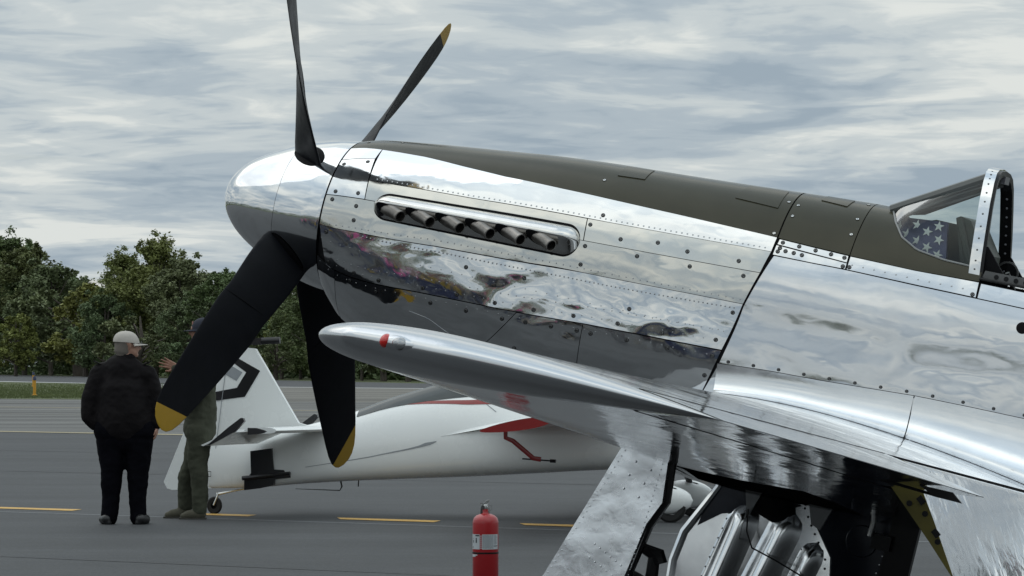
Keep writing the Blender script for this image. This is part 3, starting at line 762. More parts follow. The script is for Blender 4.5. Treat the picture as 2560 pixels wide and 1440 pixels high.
# --- inner wheel doors hanging under the belly
M_inner = pmat('polished_inner_door', (.86, .87, .88), .10, 1., bump=(3, .003, 1.), cvar=(10, .05), rvar=(8, .2))
M_navy = pmat('dark_blue_door_paint', (.018, .022, .034), .22, .2, .6, cvar=(6, .2), bump=(8, .002, 2))
def door(s, full):
    d = empty('wheel_door'); d.parent = plane
    out = [(2.435, -.77), (2.36, -.93), (2.285, -1.08), (2.262, -1.22), (2.27, -1.36), (2.33, -1.50), (2.50, -1.56), (2.78, -1.53), (2.96, -1.42), (3.015, -1.20), (2.985, -1.04), (2.90, -.93), (2.84, -.84), (2.80, -.77)]
    th = .03; lt = .315
    LT = lambda u: lt + (-.77 - u) * .065
    n = len(out); m = MB(); m.add([bp(a, s * LT(u), u) for a, u in out] + [bp(a, s * (LT(u) - th), u) for a, u in out], [tuple(range(n)), tuple(range(2 * n - 1, n - 1, -1))] + [(i, (i + 1) % n, n + (i + 1) % n, n + i) for i in range(n)]); m.build('door_plate', M_inner, d, smooth=False)
    if not full: return
    # rim lip
    m = MB(); m.tube([bp(a, s * (LT(u) + .012), u) for a, u in out[:9]], .018, 8); m.build('door_rim', M_inner, d)
    ribs = (((2.565, -.88), (2.44, -1.50), .078), ((2.775, -.87), (2.60, -1.52), .082), ((2.915, -.985), (2.79, -1.50), .060))
    for (p, q, rw) in ribs:
        V = []; FC = []; nl, nw = 20, 14
        dx, dz = q[0] - p[0], q[1] - p[1]; Ln = math.hypot(dx, dz); ex, ez = dx / Ln, dz / Ln; nx2, nz2 = -ez, ex
        for i in range(nl + 1):
            f = i / nl; wdt = rw * min(1., math.sqrt(max(0., f / .16 * (2 - f / .16)) if f < .16 else 1.))
            hh = .048 * min(1., (math.sqrt(max(0., 1 - (1 - f / .2) ** 2)) if f < .2 else 1.))
            for k in range(nw + 1):
                g_ = k / nw * 2 - 1; V.append(bp(p[0] + dx * f + nx2 * g_ * wdt, s * (LT(p[1] + dz * f) + .001 + hh * (math.cos(g_ * math.pi) * .5 + .5) ** .75), p[1] + dz * f + nz2 * g_ * wdt))
        for i in range(nl):
            for k in range(nw):
                b = i * (nw + 1) + k; FC.append((b, b + 1, b + nw + 2, b + nw + 1))
        o = mk('stiffening_rib', V, FC, M_inner, d)
        if o.data.polygons[len(o.data.polygons) // 2].normal.y * s < 0: o.data.flip_normals()
    m = MB()
    for (p, q, rw) in ribs:
        for k in range(14):
            f = k / 13; m.lathe([(0, .004), (.0045, .003), (.006, 0)], 8, (0, s, 0), bp(lerp(p[0], q[0], f) - rw * 1.0 - .006, s * (LT(lerp(p[1], q[1], f) - .05) + .002), lerp(p[1], q[1], f) - .05))
    for k in range(18):
        f = k / 17; a, u = poly_line(out[8:][::-1], f); m.lathe([(0, .004), (.0045, .003), (.006, 0)], 8, (0, s, 0), bp(a - .022, s * (LT(u) + .002), u - .004))
    o = m.build('door_rivets', M_black, d); o['kind'] = 'stuff'
def poly_line(P, f):
    L_ = [0.]
    for i in range(len(P) - 1): L_.append(L_[-1] + math.hypot(P[i + 1][0] - P[i][0], P[i + 1][1] - P[i][1]))
    x = f * L_[-1]
    for i in range(len(P) - 1):
        if x <= L_[i + 1] + 1e-9:
            g = (x - L_[i]) / (L_[i + 1] - L_[i]); return lerp(P[i][0], P[i + 1][0], g), lerp(P[i][1], P[i + 1][1], g)
    return P[-1]
door(1, True)
# dark upper plate of the door and the starboard door behind it
d2 = empty('wheel_door'); d2.parent = plane
m = MB(); m.prism([(2.40, -.76), (2.66, -.76), (2.63, -.90), (2.44, -.96), (2.34, -1.04)], bp(0, .335, 0), (-1, 0, 0), (0, 0, 1), (0, -.012, 0)); m.build('upper_door_plate', M_navy, d2, smooth=False)
m = MB(); m.prism([(2.92, -.80), (3.17, -.82), (3.13, -1.2), (3.08, -1.5), (2.5, -1.55), (2.45, -1.3), (2.70, -.9)], bp(0, -.12, 0), (-1, 0, 0), (0, 0, 1), (0, -.03, 0)); m.build('door_plate', M_navy, d2, smooth=False)
m = MB(); m.lathe([(0, .006), (.072, .006), (.078, .0)], 30, (0, 1, 0), bp(3.02, -.12, -.98)); m.build('door_disc', M_navy, d2)
m = MB()
for k in range(12): m.lathe([(0, .003), (.005, .002), (.006, 0)], 8, (0, 1, 0), bp(3.155 - k * .006, -.118, -.86 - k * .042))
o = m.build('door_rivets', M_rivet, d2); o['kind'] = 'stuff'
m = MB(); m.prism([(3.17, -.72), (3.30, -.74), (3.27, -1.6), (3.12, -1.6)], bp(0, -.02, 0), (-1, 0, 0), (0, 0, 1), (0, -.05, 0)); m.box(bp(3.14, 0, -.95), (.09, .06, .07)); m.build('door_bracket', M_black, plane, smooth=False)
m = MB(); m.tube([bp(3.10, .05, -.74), bp(3.085, .05, -.93)], .012, 8); m.build('actuator_rod', M_screwb, plane)
for gp in ([(2.52, -.70), (2.66, -.74), (2.585, -.94)], [(2.84, -.76), (2.98, -.78), (2.93, -.92), (2.885, -.90)]):
    m = MB(); m.prism(gp, bp(0, .42, 0), (-1, 0, 0), (0, 0, 1), (0, -.02, 0)); m.build('bay_gusset', M_le, plane, smooth=False)
m = MB(); m.tube([bp(2.585, .43, -.90), bp(2.60, .43, -1.0), bp(2.64, .43, -1.07), bp(2.76, .43, -1.10), bp(2.95, .43, -1.16)], .004, 6); m.build('brake_hose', M_black, plane)
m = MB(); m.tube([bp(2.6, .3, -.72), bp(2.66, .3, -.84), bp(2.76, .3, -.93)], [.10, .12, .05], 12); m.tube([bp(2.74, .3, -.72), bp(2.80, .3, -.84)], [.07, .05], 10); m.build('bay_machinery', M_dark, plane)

# --- windscreen
ws = empty('windscreen'); ws.parent = plane
NWS = 26
lowc = WSC[1:-1] + [(3.362, 40.6)]
def up_edge(f, s, off=0.): return bp(lerp(2.885, 3.312, f), s * (lerp(.118, .165, f) + off), lerp(.588, .822, f) + off)
for s in (1, -1):
    V = []; FC = []; nv = 10
    for i in range(NWS + 1):
        f = i / NWS; a, t = poly_at(lowc, f); a_, l_, u_ = S(a, t, off=-.002); P = bp(a_, s * l_, u_); Q = up_edge(f, s)
        for k in range(nv + 1):
            g = k / nv; p = P.lerp(Q, g); p.y += s * .012 * math.sin(math.pi * g) * min(1, f * 3); V.append(p)
    for i in range(NWS):
        for k in range(nv):
            b = i * (nv + 1) + k; FC.append((b, b + 1, b + nv + 2, b + nv + 1))
    mk('side_pane', V, FC, M_glass, ws)
    m = MB(); m.tube([up_edge(f / 8, s, -.012) for f in range(9)], [.027] * 9, 8, sq=(1.2, 1)); m.build('front_frame', pmat('grey_green_frame', (.085, .09, .085), .35, cvar=(9, .1)), ws)
    V = []
    for f in lin(0, 1, 8):
        p = up_edge(f, s, -.008); V += [p, p + Vector((.0, s * .012, -.046 * min(1, .25 + f * 3) * (1.25 - .55 * f)))]
    mk('frame_skirt', V, [(2 * i, 2 * i + 2, 2 * i + 3, 2 * i + 1) for i in range(8)], MT['grey_green_frame'], ws, smooth=False)
    pts = []
    for i in range(NWS + 1):
        a, t = poly_at(lowc, i / NWS); a_, l_, u_ = S(a, t, off=.002); pts.append(bp(a_, s * l_, u_))
    m = MB(); m.tube(pts, .0045, 6); m.build('pane_bead', pmat('grey_bead', (.25, .255, .25), .4), ws)
mk('front_pane', [up_edge(0, 1), up_edge(0, -1), up_edge(1, -1), up_edge(1, 1)], [(0, 1, 2, 3)], M_glass, ws, smooth=False)
def arch(n=40):
    P = []
    C = [(3.398, .358, .352), (3.388, .345, .44), (3.375, .315, .56), (3.360, .270, .69), (3.350, .222, .785), (3.345, .175, .830), (3.342, .11, .850), (3.342, .0, .857)]
    C = C + [(a, -l, u) for a, l, u in C[-2::-1]]
    return C
AR = arch()
def arch_band(name, da0, da1, out0, out1, mat, i0=0, i1=None):
    C = AR[i0:i1]; V = []; FC = []
    for a, l, u in C:
        d = Vector((l, u - .45)); d.normalize()
        for (da, o_) in ((da0, out1), (da1, out1), (da1, out0), (da0, out0)): V.append(bp(a + da, l + d.x * o_, u + d.y * o_))
    for i in range(len(C) - 1):
        for k in range(4): FC.append((i * 4 + k, i * 4 + (k + 1) % 4, (i + 1) * 4 + (k + 1) % 4, (i + 1) * 4 + k))
    FC += [(0, 1, 2, 3), tuple(range(len(C) * 4 - 4, len(C) * 4))]
    return sharp(fixn(mk(name, V, FC, mat, ws)), 30)
arch_band('arch_strip', -.052, -.002, .000, .007, M_pol[0])
arch_band('windscreen_arch', -.045, .012, -.030, .0, M_black)
rv = MB()
for s in (1,):
    for i in range(13):
        f = i / 12 * 5.2; j = int(f); g = f - j; c = [lerp(AR[j][q], AR[j + 1][q], g) for q in range(3)]
        d = Vector((0, c[1], c[2] - .45)).normalized(); rv.lathe([(0, .0025), (.004, .0015), (.005, 0)], 8, d, bp(c[0] - .027, c[1], c[2]) + d * .007)
o = rv.build('arch_rivets', M_screw, ws); o['kind'] = 'stuff'
m = MB()
for i in range(11):
    u = .40 + i * .042; l = -interp(u, [.352, .44, .56, .69, .785], [.358, .345, .315, .270, .222]); a = interp(u, [.352, .56, .785], [3.398, 3.375, 3.35]); m.lathe([(0, .003), (.005, .002), (.006, 0)], 8, (0, 1, 0), bp(a - .015, l + .032, u))
m.box(bp(3.35, -.02, .815), (.02, .11, .035)); o = m.build('arch_fittings', pmat('mirror_glass_grey', (.2, .2, .22), .3, .5), ws)
# cockpit: coaming, gunsight plate, sill rails, side triangle
M_coam = pmat('grey_green_coaming', (.055, .065, .055), .5, cvar=(9, .15), bump=(20, .001, 2))
m = MB(); m.prism([(2.95, .45), (3.0, .545), (3.08, .575), (3.22, .572), (3.28, .36), (2.98, .36)], bp(0, .02, 0), (-1, 0, 0), (0, 0, 1), (0, -.22, 0)); m.build('instrument_coaming', M_coam, plane, smooth=False)
m = MB(); m.prism([(3.205, .60), (3.225, .612), (3.275, .600), (3.37, .46), (3.37, .36), (3.28, .36)], bp(0, .20, 0), (-1, 0, 0), (0, 0, 1), (0, -.40, 0)); m.build('instrument_panel', M_coam, plane, smooth=False)
m = MB(); m.tube([bp(3.222, .205, .602), bp(3.325, .215, .37)], .016, 10); m.build('panel_edge_roll', M_coam, plane)
for l_, gp in ((.33, [(3.39, .36), (3.385, .50), (3.40, .50), (3.50, .385), (3.6, .36)]), (-.31, [(3.39, .36), (3.385, .47), (3.40, .47), (3.47, .39), (3.6, .36)])):
    m = MB(); m.prism(gp, bp(0, l_, 0), (-1, 0, 0), (0, 0, 1), (0, -.02, 0)); m.build('cockpit_shade_plate', M_dark, plane, smooth=False)  # black triangular plates painting in the shaded inside of the cockpit
M_rail = pmat('grey_sill_paint', (.11, .11, .11), .4)
for s in (1, -1):
    m = MB(); m.prism([(3.405, .352), (4.9, .372), (4.9, .402), (3.415, .392)], bp(0, s * .352, 0), (-1, 0, 0), (0, 0, 1), (0, -s * .03, 0)); 
    for k in range(16): m.lathe([(0, .002), (.011, .002), (.011, 0)], 12, (0, s, 0), bp(3.47 + k * .045, s * .352, .373 + k * .0007), m=1)
    m.build('canopy_rail', [M_rail, M_black], plane, smooth=False)
    m = MB(); m.tube([bp(3.40, s * .372, .352), bp(4.9, s * .372, .372)], .007, 6); m.build('sill_seal', M_rub, plane)
m = MB(); m.lathe([(.045, -.004), (.053, -.004), (.053, .004), (.045, .004), (.045, -.004)], 24, (0, 1, 0), bp(3.46, .05, .40)); m.tube([bp(3.46, .05, .4), bp(3.5, .02, .33)], .012, 8); m.build('cockpit_handle', M_screw, plane)
# tail surfaces (outside the photograph, kept simple)
m = MB(); m.prism([(7.4, .3), (7.9, 1.35), (8.45, 1.38), (8.9, .9), (8.9, 0), (8.4, -.1)], bp(0, .03, 0), (-1, 0, 0), (0, 0, 1), (0, -.06, 0)); m.build('tail_fin', M_wing, plane, smooth=False)
m = MB(); m.prism([(7.5, 0), (7.8, 2.), (8.3, 2.), (8.5, 0), (8.3, -2.), (7.8, -2.)], bp(0, 0, .30), (-1, 0, 0), (0, 1, 0), (0, 0, .06)); m.build('tailplane', M_wing, plane, smooth=False)

# --- folded flag inside the windscreen
M_flag = pmat('navy_flag_cloth', (.075, .085, .17), .75, cvar=(20, .12), bump=(18, .006, 3))
M_star = pmat('white_flag_stars', (.75, .77, .74), .7)
flag = empty('folded_flag', mw @ Matrix.Translation(bp(3.05, .21, .40)), label='folded navy flag with white stars lying inside the windscreen', cat='flag')
def fq(a, u, o=0.): return Vector((-(a - 3.05), -.21 + interp(a, [2.90, 3.0, 3.1, 3.2], [.045, .13, .19, .225]) - (u - .50) * .30 + .008 * math.sin(a * 31) + o, u - .40))
out = [(2.905, .555), (2.99, .560), (3.08, .566), (3.17, .572), (3.185, .50), (3.205, .42), (3.21, .345), (3.14, .34), (3.06, .36), (2.99, .41), (2.93, .475)]
V = [fq(a, u) for a, u in out] + [fq(a, u, -.03) for a, u in out]; n = len(out)
mk('cloth', V + [fq(3.08, .46, .006)], [(i, (i + 1) % n, 2 * n) for i in range(n)] + [(i, (i + 1) % n, n + (i + 1) % n, n + i) for i in range(n)], M_flag, flag)
st = mk('star', [], [], M_star, flag)
V = []
for k in range(10):
    r = .0265 if k % 2 == 0 else .0104; an = math.pi / 2 + k * math.pi / 5; V.append(Vector((r * math.cos(an), .0, r * math.sin(an))))
st.data.from_pydata([tuple(v) for v in V] + [(0, .001, 0)], [], [(k, (k + 1) % 10, 10) for k in range(10)]); st.data.update()
STARS = [(2.927, .512), (3.023, .533), (3.135, .546), (2.980, .483), (3.087, .512), (3.045, .462), (3.151, .486), (3.105, .442), (3.163, .417)]
for i, (a, u) in enumerate(STARS):
    M_ = Matrix.Translation(fq(a, u, .009)) @ Matrix.Rotation(R(-7 + 9 * math.sin(i * 7)), 4, 'Y')
    if i == 0: st.matrix_local = M_
    else: share(st, 'star', flag, M_)
# ================================================================== GROUND
def groundmat(name, col, var, rough, streak=None, fine=140, bumpd=.004, dark=None):
    m = bpy.data.materials.new(name); m.use_nodes = True; t = m.node_tree; b = t.nodes['Principled BSDF']; b.inputs['Roughness'].default_value = rough
    b.inputs['Specular IOR Level'].default_value = .35
    g = t.nodes.new('ShaderNodeNewGeometry')
    def nz(scale, det=5, vec=None, st=None, rotz=0):
        mp = t.nodes.new('ShaderNodeMapping'); mp.inputs['Scale'].default_value = st or (1, 1, 1); mp.inputs['Rotation'].default_value = (0, 0, rotz)
        t.links.new(g.outputs['Position'], mp.inputs[0]); n = t.nodes.new('ShaderNodeTexNoise'); n.inputs['Scale'].default_value = scale; n.inputs['Detail'].default_value = det
        n.inputs['Roughness'].default_value = .6; t.links.new(mp.outputs[0], n.inputs['Vector']); return n.outputs['Fac']
    def mr(f, a, c, lo=.3, hi=.7):
        r = t.nodes.new('ShaderNodeMapRange'); r.inputs['From Min'].default_value = lo; r.inputs['From Max'].default_value = hi; r.inputs['To Min'].default_value = a; r.inputs['To Max'].default_value = c
        t.links.new(f, r.inputs[0]); return r.outputs[0]
    def mul(a, c):
        q = t.nodes.new('ShaderNodeMath'); q.operation = 'MULTIPLY'; t.links.new(a, q.inputs[0]); t.links.new(c, q.inputs[1]); return q.outputs[0]
    f = mul(mr(nz(.35), 1 - var, 1 + var), mr(nz(4., 6), 1 - var * .7, 1 + var * .7))
    f = mul(f, mr(nz(fine, 3), .66, 1.34, .25, .75)); f = mul(f, mr(nz(9, 5, st=(.12, 1, 1), rotz=R(31)), .90, 1.10))
    f = mul(f, mr(nz(28, 3), .90, 1.10, .25, .75))
    if streak: f = mul(f, mr(nz(streak[0], 6, st=(.06, 1, 1), rotz=streak[2]), 1 - streak[1], 1 + streak[1], .35, .65))
    v = t.nodes.new('ShaderNodeVectorMath'); v.operation = 'SCALE'; v.inputs[0].default_value = col; t.links.new(f, v.inputs['Scale']); t.links.new(v.outputs[0], b.inputs['Base Color'])
    bm_ = t.nodes.new('ShaderNodeBump'); bm_.inputs['Distance'].default_value = bumpd; t.links.new(nz(fine, 4), bm_.inputs['Height']); t.links.new(bm_.outputs[0], b.inputs['Normal'])
    return m
M_asph = groundmat('apron_asphalt', (.050, .0525, .0555), .10, .72, streak=(.7, .16, R(31)), fine=38)
M_old = groundmat('old_streaked_pavement', (.120, .119, .113), .06, .8, streak=(.35, .40, R(36.3)), fine=40)
M_tax = groundmat('pale_taxiway', (.145, .138, .122), .08, .85, streak=(.12, .35, R(36.3)), fine=20)
M_run = groundmat('runway_asphalt', (.058, .060, .064), .05, .8, fine=30)
M_grass = groundmat('field_grass_soil', (.080, .095, .038), .22, .95, fine=12, bumpd=.02)
M_yline = groundmat('worn_yellow_paint', (.56, .34, .09), .10, .6, fine=60)
M_yold = groundmat('faded_yellow_paint', (.34, .29, .18), .12, .7, fine=30)
M_wline = groundmat('white_paint', (.50, .50, .49), .10, .6, fine=20)
M_seam = groundmat('pale_seam', (.150, .157, .165), .12, .7, fine=40)
def sheet(name, pts, z, mat, kind='structure'):
    o = mk(name, [(x, y, z) for x, y in pts], [tuple(range(len(pts)))], mat, None, False)
    if o.data.polygons[0].normal.z < 0: o.data.flip_normals()
    if kind: o['kind'] = kind
    return o
sheet('ground', [(-3000, -3000), (3000, -3000), (3000, 3000), (-3000, 3000)], 0, M_grass)
dA = Vector((1, -.735)); 
def alongA(x0, y0, x): return (x, y0 + (x - x0) * -.735)
aA = lambda x: alongA(-11.43, 67.94, x)
aB = lambda x: alongA(-22.33, 133.5, x)
sheet('apron', [(-140, -90), (140, -90), aA(140) if 0 else (140, -30), aA(60), aA(-11), aA(-140)], .004, M_asph)
sheet('old_pavement', [aA(-90), aA(60), (140, -30), (140, 60), aB(60), aB(-22), (-60, 133.2), (-90, 133.2)], .008, M_old)
sheet('taxiway', [(-13.5, 127), aB(60), (140, 60), (200, 100), (120, 160), (-5.5, 190), (-15.8, 203.7), (-27, 230)], .010, M_tax)
sheet('runway', [(-78, 457), (-22.4, 292.5), (-7.0, 242.7), (60, 170), (140, 110), (110, 90), (30, 150), (-5.8, 192), (-16.4, 206), (-46.5, 275), (-95, 400), (-130, 620)], .012, M_run)
def quadline(name, x0, y0, x1, y1, w0, w1, z, mat, label=None):
    o = sheet(name, [(x0, y0 - w0 / 2), (x1, y1 - w1 / 2), (x1, y1 + w1 / 2), (x0, y0 + w0 / 2)], z, mat)
    return o
sheet('runway_edge_line', [(-97, 385), (-45.4, 268.5), (-15.6, 202), (-5.45, 189), (30, 149), (30.5, 151), (-5.6, 192), (-16.2, 205.5), (-46.2, 275), (-98, 395)], .016, M_wline)
for x0, x1 in ((-5.9, -4.46), (-3.05, -2.56), (-1.66, -.70), (.12, .60), (1.6, 2.5)):
    y0 = 31.85 + (x0 + 5.41) * -.600; y1 = 31.85 + (x1 + 5.41) * -.600
    sheet('yellow_dash', [(x0, y0 - .17), (x1 - .04, y1 - .15), (x1 + .02, y1 + .16), (x0 - .05, y0 + .17)], .0085, M_yline)
quadline('seam_line', -9, 33.3, 9, 22.4, .10, .10, .0060, M_seam)
for (x, y, w_, m_) in ((-11.43, 68.1, .75, M_yold), (-15.6, 92.8, .5, M_tax), (-18.1, 107.6, .6, M_yold), (-20.2, 118, .5, M_tax)):
    quadline('taxi_line', x - 60, y + 60 * .735, x + 60, y - 60 * .735, w_, w_, .012, m_)
quadline('seam_line', 3.0, 27.35, 30, 26.2, .10, .10, .0075, M_seam)
M_tar = groundmat('tar_joint', (.030, .031, .033), .15, .6, fine=40)
for (x0, y0, x1, y1, w_) in ((-9, 44, 9, 33.2, .10), (-12, 55, 12, 40.4, .12), (-6, 25.0, 2.5, 19.8, .05)): quadline('tar_joint', x0, y0, x1, y1, w_, w_, .0062, M_tar)
# grass strip with real blades (one mass)
random.seed(11)
V = []; FC = []
GX = [(-60, 134.3), (-14.2, 134.3), (-26.6, 249), (-120, 249)]
def in_grass():
    while True:
        y = random.triangular(134.3, 249, 140); x0 = lerp(-26, -50, (y - 134) / 115); x1 = lerp(-14.2, -26.6, (y - 134) / 115)
        return random.uniform(x0, x1), y
for i in range(26000):
    x, y = in_grass(); h = random.uniform(.03, .10); a = random.uniform(0, 3.14); wd = .025; dx, dy = math.cos(a) * wd, math.sin(a) * wd
    b = len(V); V += [(x - dx, y - dy, 0), (x + dx, y + dy, 0), (x + random.uniform(-.04, .04), y, h)]; FC.append((b, b + 1, b + 2))
o = mk('grass', V, FC, pmat('grass_blades', (.095, .120, .040), .8, cvar=(.3, .3)), None, False); tag(o, 'mown green grass strip between the old pavement and the runway', 'grass', kind='stuff')
# ------------------------------------------------------------------ trees
def leafmat(name, col, amt=.42):
    m = bpy.data.materials.new(name); m.use_nodes = True; t = m.node_tree; b = t.nodes['Principled BSDF']; b.inputs['Roughness'].default_value = .6; b.inputs['Specular IOR Level'].default_value = .3
    tcn = t.nodes.new('ShaderNodeTexCoord'); oi = t.nodes.new('ShaderNodeObjectInfo')
    n = t.nodes.new('ShaderNodeTexNoise'); n.inputs['Scale'].default_value = .55; n.inputs['Detail'].default_value = 6; n.inputs['Roughness'].default_value = .7; t.links.new(tcn.outputs['Object'], n.inputs['Vector'])
    r = t.nodes.new('ShaderNodeMapRange'); r.inputs['From Min'].default_value = .3; r.inputs['From Max'].default_value = .7; r.inputs['To Min'].default_value = 1 - amt; r.inputs['To Max'].default_value = 1 + amt; t.links.new(n.outputs['Fac'], r.inputs[0])
    v = t.nodes.new('ShaderNodeVectorMath'); v.operation = 'SCALE'; v.inputs[0].default_value = col; t.links.new(r.outputs[0], v.inputs['Scale'])
    hs = t.nodes.new('ShaderNodeHueSaturation'); ml = t.nodes.new('ShaderNodeMath'); ml.operation = 'MULTIPLY_ADD'; ml.inputs[1].default_value = .05; ml.inputs[2].default_value = .475
    t.links.new(oi.outputs['Random'], ml.inputs[0]); t.links.new(ml.outputs[0], hs.inputs['Hue']); t.links.new(v.outputs[0], hs.inputs['Color'])
    t.links.new(hs.outputs[0], b.inputs['Base Color'])
    return m
M_leaf = [leafmat('dark_green_leaves', (.108, .138, .052)), leafmat('olive_leaves', (.155, .176, .055)), leafmat('grey_green_leaves', (.128, .160, .074)), leafmat('yellow_green_leaves', (.180, .200, .055))]
M_bark = pmat('bark', (.10, .085, .07), .9, bump=(3, .05, 4), cvar=(2, .25))
def crown_mesh(seed, H, W, mat, nlobes=26, per=330, leaf=.30, low=.12):
    rnd = random.Random(seed); V = []; FC = []
    lobes = []
    for i in range(nlobes):
        h = rnd.uniform(low, 1.) ** .8; rad = W * .5 * math.sqrt(max(.02, math.sin(math.pi * min(1, (h * .86 + .1)))))
        a = rnd.uniform(0, 6.283); d = rad * rnd.uniform(.25, 1.0); s = rnd.uniform(.06, .15) * H * (1.15 - .5 * h)
        lobes.append((math.cos(a) * d, math.sin(a) * d, H * h * .90, s))
    for (x, y, z, s) in lobes:
        for c_ in range(9):
            v0 = Vector((rnd.gauss(0, 1), rnd.gauss(0, 1), rnd.gauss(0, 1))).normalized() * s * rnd.uniform(.3, 1.15); v0.z = v0.z * .8 + (s * rnd.uniform(0, .9) if rnd.random() < .2 else 0); r_ = s * rnd.uniform(.16, .42)
            for k in range(per // 9):
                v = Vector((rnd.gauss(0, .6), rnd.gauss(0, .6), rnd.gauss(0, .5))) * r_
                p = Vector((x, y, z)) + v0 + v
                if p.z < .3: continue
                d1 = Vector((rnd.gauss(0, 1), rnd.gauss(0, 1), rnd.gauss(0, .6))).normalized(); d2 = d1.cross(Vector((rnd.gauss(0, 1), rnd.gauss(0, 1), rnd.gauss(0, 1)))).normalized()
                l = leaf * rnd.uniform(.45, 1.3); b = len(V); V += [p - d1 * l, p + d2 * l * .45, p + d1 * l, p - d2 * l * .45]; FC.append((b, b + 1, b + 2, b + 3))
    me = bpy.data.meshes.new('crown'); me.from_pydata([tuple(v) for v in V], [], FC); me.materials.append(mat); me.update(); return me, lobes
def trunk_mesh(seed, H, lobes):
    rnd = random.Random(seed); m = MB(); m.tube([(0, 0, -.2), (.1, 0, H * .25), (-.1, .1, H * .55), (0, 0, H * .85)], [.32, .26, .17, .05], 8)
    for (x, y, z, s) in lobes[:16]:
        b = min(H * .7, z * .6); m.tube([(0, 0, b), (x * .5, y * .5, (b + z) / 2 + .3), (x, y, z)], [.12, .08, .03], 5)
    me = bpy.data.meshes.new('trunk'); me.from_pydata([tuple(v) for v in m.V], [], m.F); me.materials.append(M_bark); me.update(); return me
PT = []
for i, (H, W, li, nl) in enumerate(((18, 13, 0, 54), (20, 12, 1, 54), (15, 12, 2, 46), (10, 10, 3, 34), (16, 10, 0, 44), (6, 8, 2, 24))):
    cm, lb = crown_mesh(50 + i, H, W, M_leaf[li], nl, 560, .25 if H > 9 else .19, .10); PT.append((H, cm, trunk_mesh(i, H, lb)))
def gx(px_, d): return (px_ - 1280) / 7600 * d
def tree(px_, d, proto, h, label, group='trees along the edge of the airfield', wsc=1.0):
    H, cm, tm = PT[proto]; s = h / H * .93
    t = empty('tree', Matrix.Translation((gx(px_, d), d, 0)) @ Matrix.Rotation(px_ * .37, 4, 'Z') @ Matrix.Diagonal((s * wsc, s * wsc, s, 1)), label=label, cat='tree', group=group)
    for nme, me in (('crown', cm), ('trunk', tm)):
        o = bpy.data.objects.new(nme, me); COL.objects.link(o); o.parent = t
TREES = [
 (-15, 440, 0, 22.5, 'tall dark tree at the far left edge of the photo'),
 (62, 430, 4, 21.0, 'tall dark tree, second from the left edge'),
 (128, 420, 2, 17.5, 'grey-green tree in the dip left of the black-clad man'),
 (196, 400, 5, 14.5, 'rounded grey-green tree in the dip of the tree line'),
 (40, 395, 3, 9.0, 'low yellowish bush in front of the dark trees at the left edge'),
 (215, 380, 3, 13.0, 'yellow-green tree above the left man\'s shoulder'),
 (262, 370, 2, 11.5, 'pale green bushy tree directly behind the cream cap'),
 (318, 375, 1, 17.0, 'olive tree at the left flank of the highest crown'),
 (392, 372, 1, 18.8, 'highest olive tree of the tree line, left of the lower blade'),
 (455, 360, 2, 16.0, 'grey-green tree between the highest tree and the lower blade'),
 (350, 350, 5, 9.0, 'low grey-green tree behind the men\'s heads'),
 (470, 345, 2, 10.5, 'leafy tree behind the navy cap'),
 (560, 340, 4, 13.8, 'dark tree with a ragged top beside the lower blade'),
 (612, 335, 0, 13.0, 'dark tree peeking out under the spinner'),
 (668, 325, 0, 12.4, 'dark tree just right of the spinner nose'),
 (560, 320, 5, 8.5, 'low tree behind the white tail fin'),
 (705, 315, 3, 7.5, 'yellow-green tree between the two lower blades'),
 (752, 310, 0, 11.6, 'dark tree right above the white fin, left of the lower right blade'),
 (690, 300, 5, 5.5, 'low bush at the foot of the trees beside the white fin'),
 (790, 300, 4, 10.6, 'dark tree hidden partly behind the lower right blade'),
 (840, 290, 0, 9.5, 'dark tree behind the black lower right blade'),
 (905, 285, 2, 8., 'tree whose foot shows under the wing tip'),
 (960, 275, 5, 6.5, 'low bush just right of the lower right blade'),
 (1020, 268, 5, 6.0, 'low bush under the wing tip beside the dark canopy'),
 (1085, 262, 4, 6.0, 'low tree hidden behind the wing tip and canopy'),
 (2548, 330, 2, 10.8, 'lone tree top showing behind the cockpit at the right edge'),
 (2610, 330, 1, 11.0, 'tree at the right edge beyond the cockpit'),
]
for q in TREES: tree(*q)
# dense wood behind the front row, one mass
V = []; FC = []; rnd = random.Random(5)
prof_w = [(-120, 19), (60, 19.5), (130, 15.5), (200, 13.5), (250, 13), (300, 15.), (400, 16), (500, 13), (600, 12.2), (700, 11.5), (820, 10), (950, 8), (1150, 5)]
for i in range(90000):
    p_ = rnd.uniform(-120, 1150); d = 470 - .17 * max(p_, 0) + rnd.uniform(-6, 14); hm = interp(p_, [q[0] for q in prof_w], [q[1] for q in prof_w]) * (d / (440 - .155 * max(p_, 0)))
    hm *= .86 + .22 * noise.noise(Vector((p_ * .02, d * .03, 0)))
    z = hm * rnd.random() ** .8; p = Vector((gx(p_, d), d, z)); l = rnd.uniform(.25, .6)
    d1 = Vector((rnd.gauss(0, 1), rnd.gauss(0, 1), rnd.gauss(0, .6))).normalized(); d2 = d1.cross(Vector((rnd.gauss(0, 1), rnd.gauss(0, 1), rnd.gauss(0, 1)))).normalized()
    b = len(V); V += [p - d1 * l, p + d2 * l * .5, p + d1 * l, p - d2 * l * .5]; FC.append((b, b + 1, b + 2, b + 3))
o = mk('woodland', V, FC, M_leaf[0], None, False); tag(o, 'dark mass of woodland filling the gaps behind the front trees', 'woodland', kind='stuff')
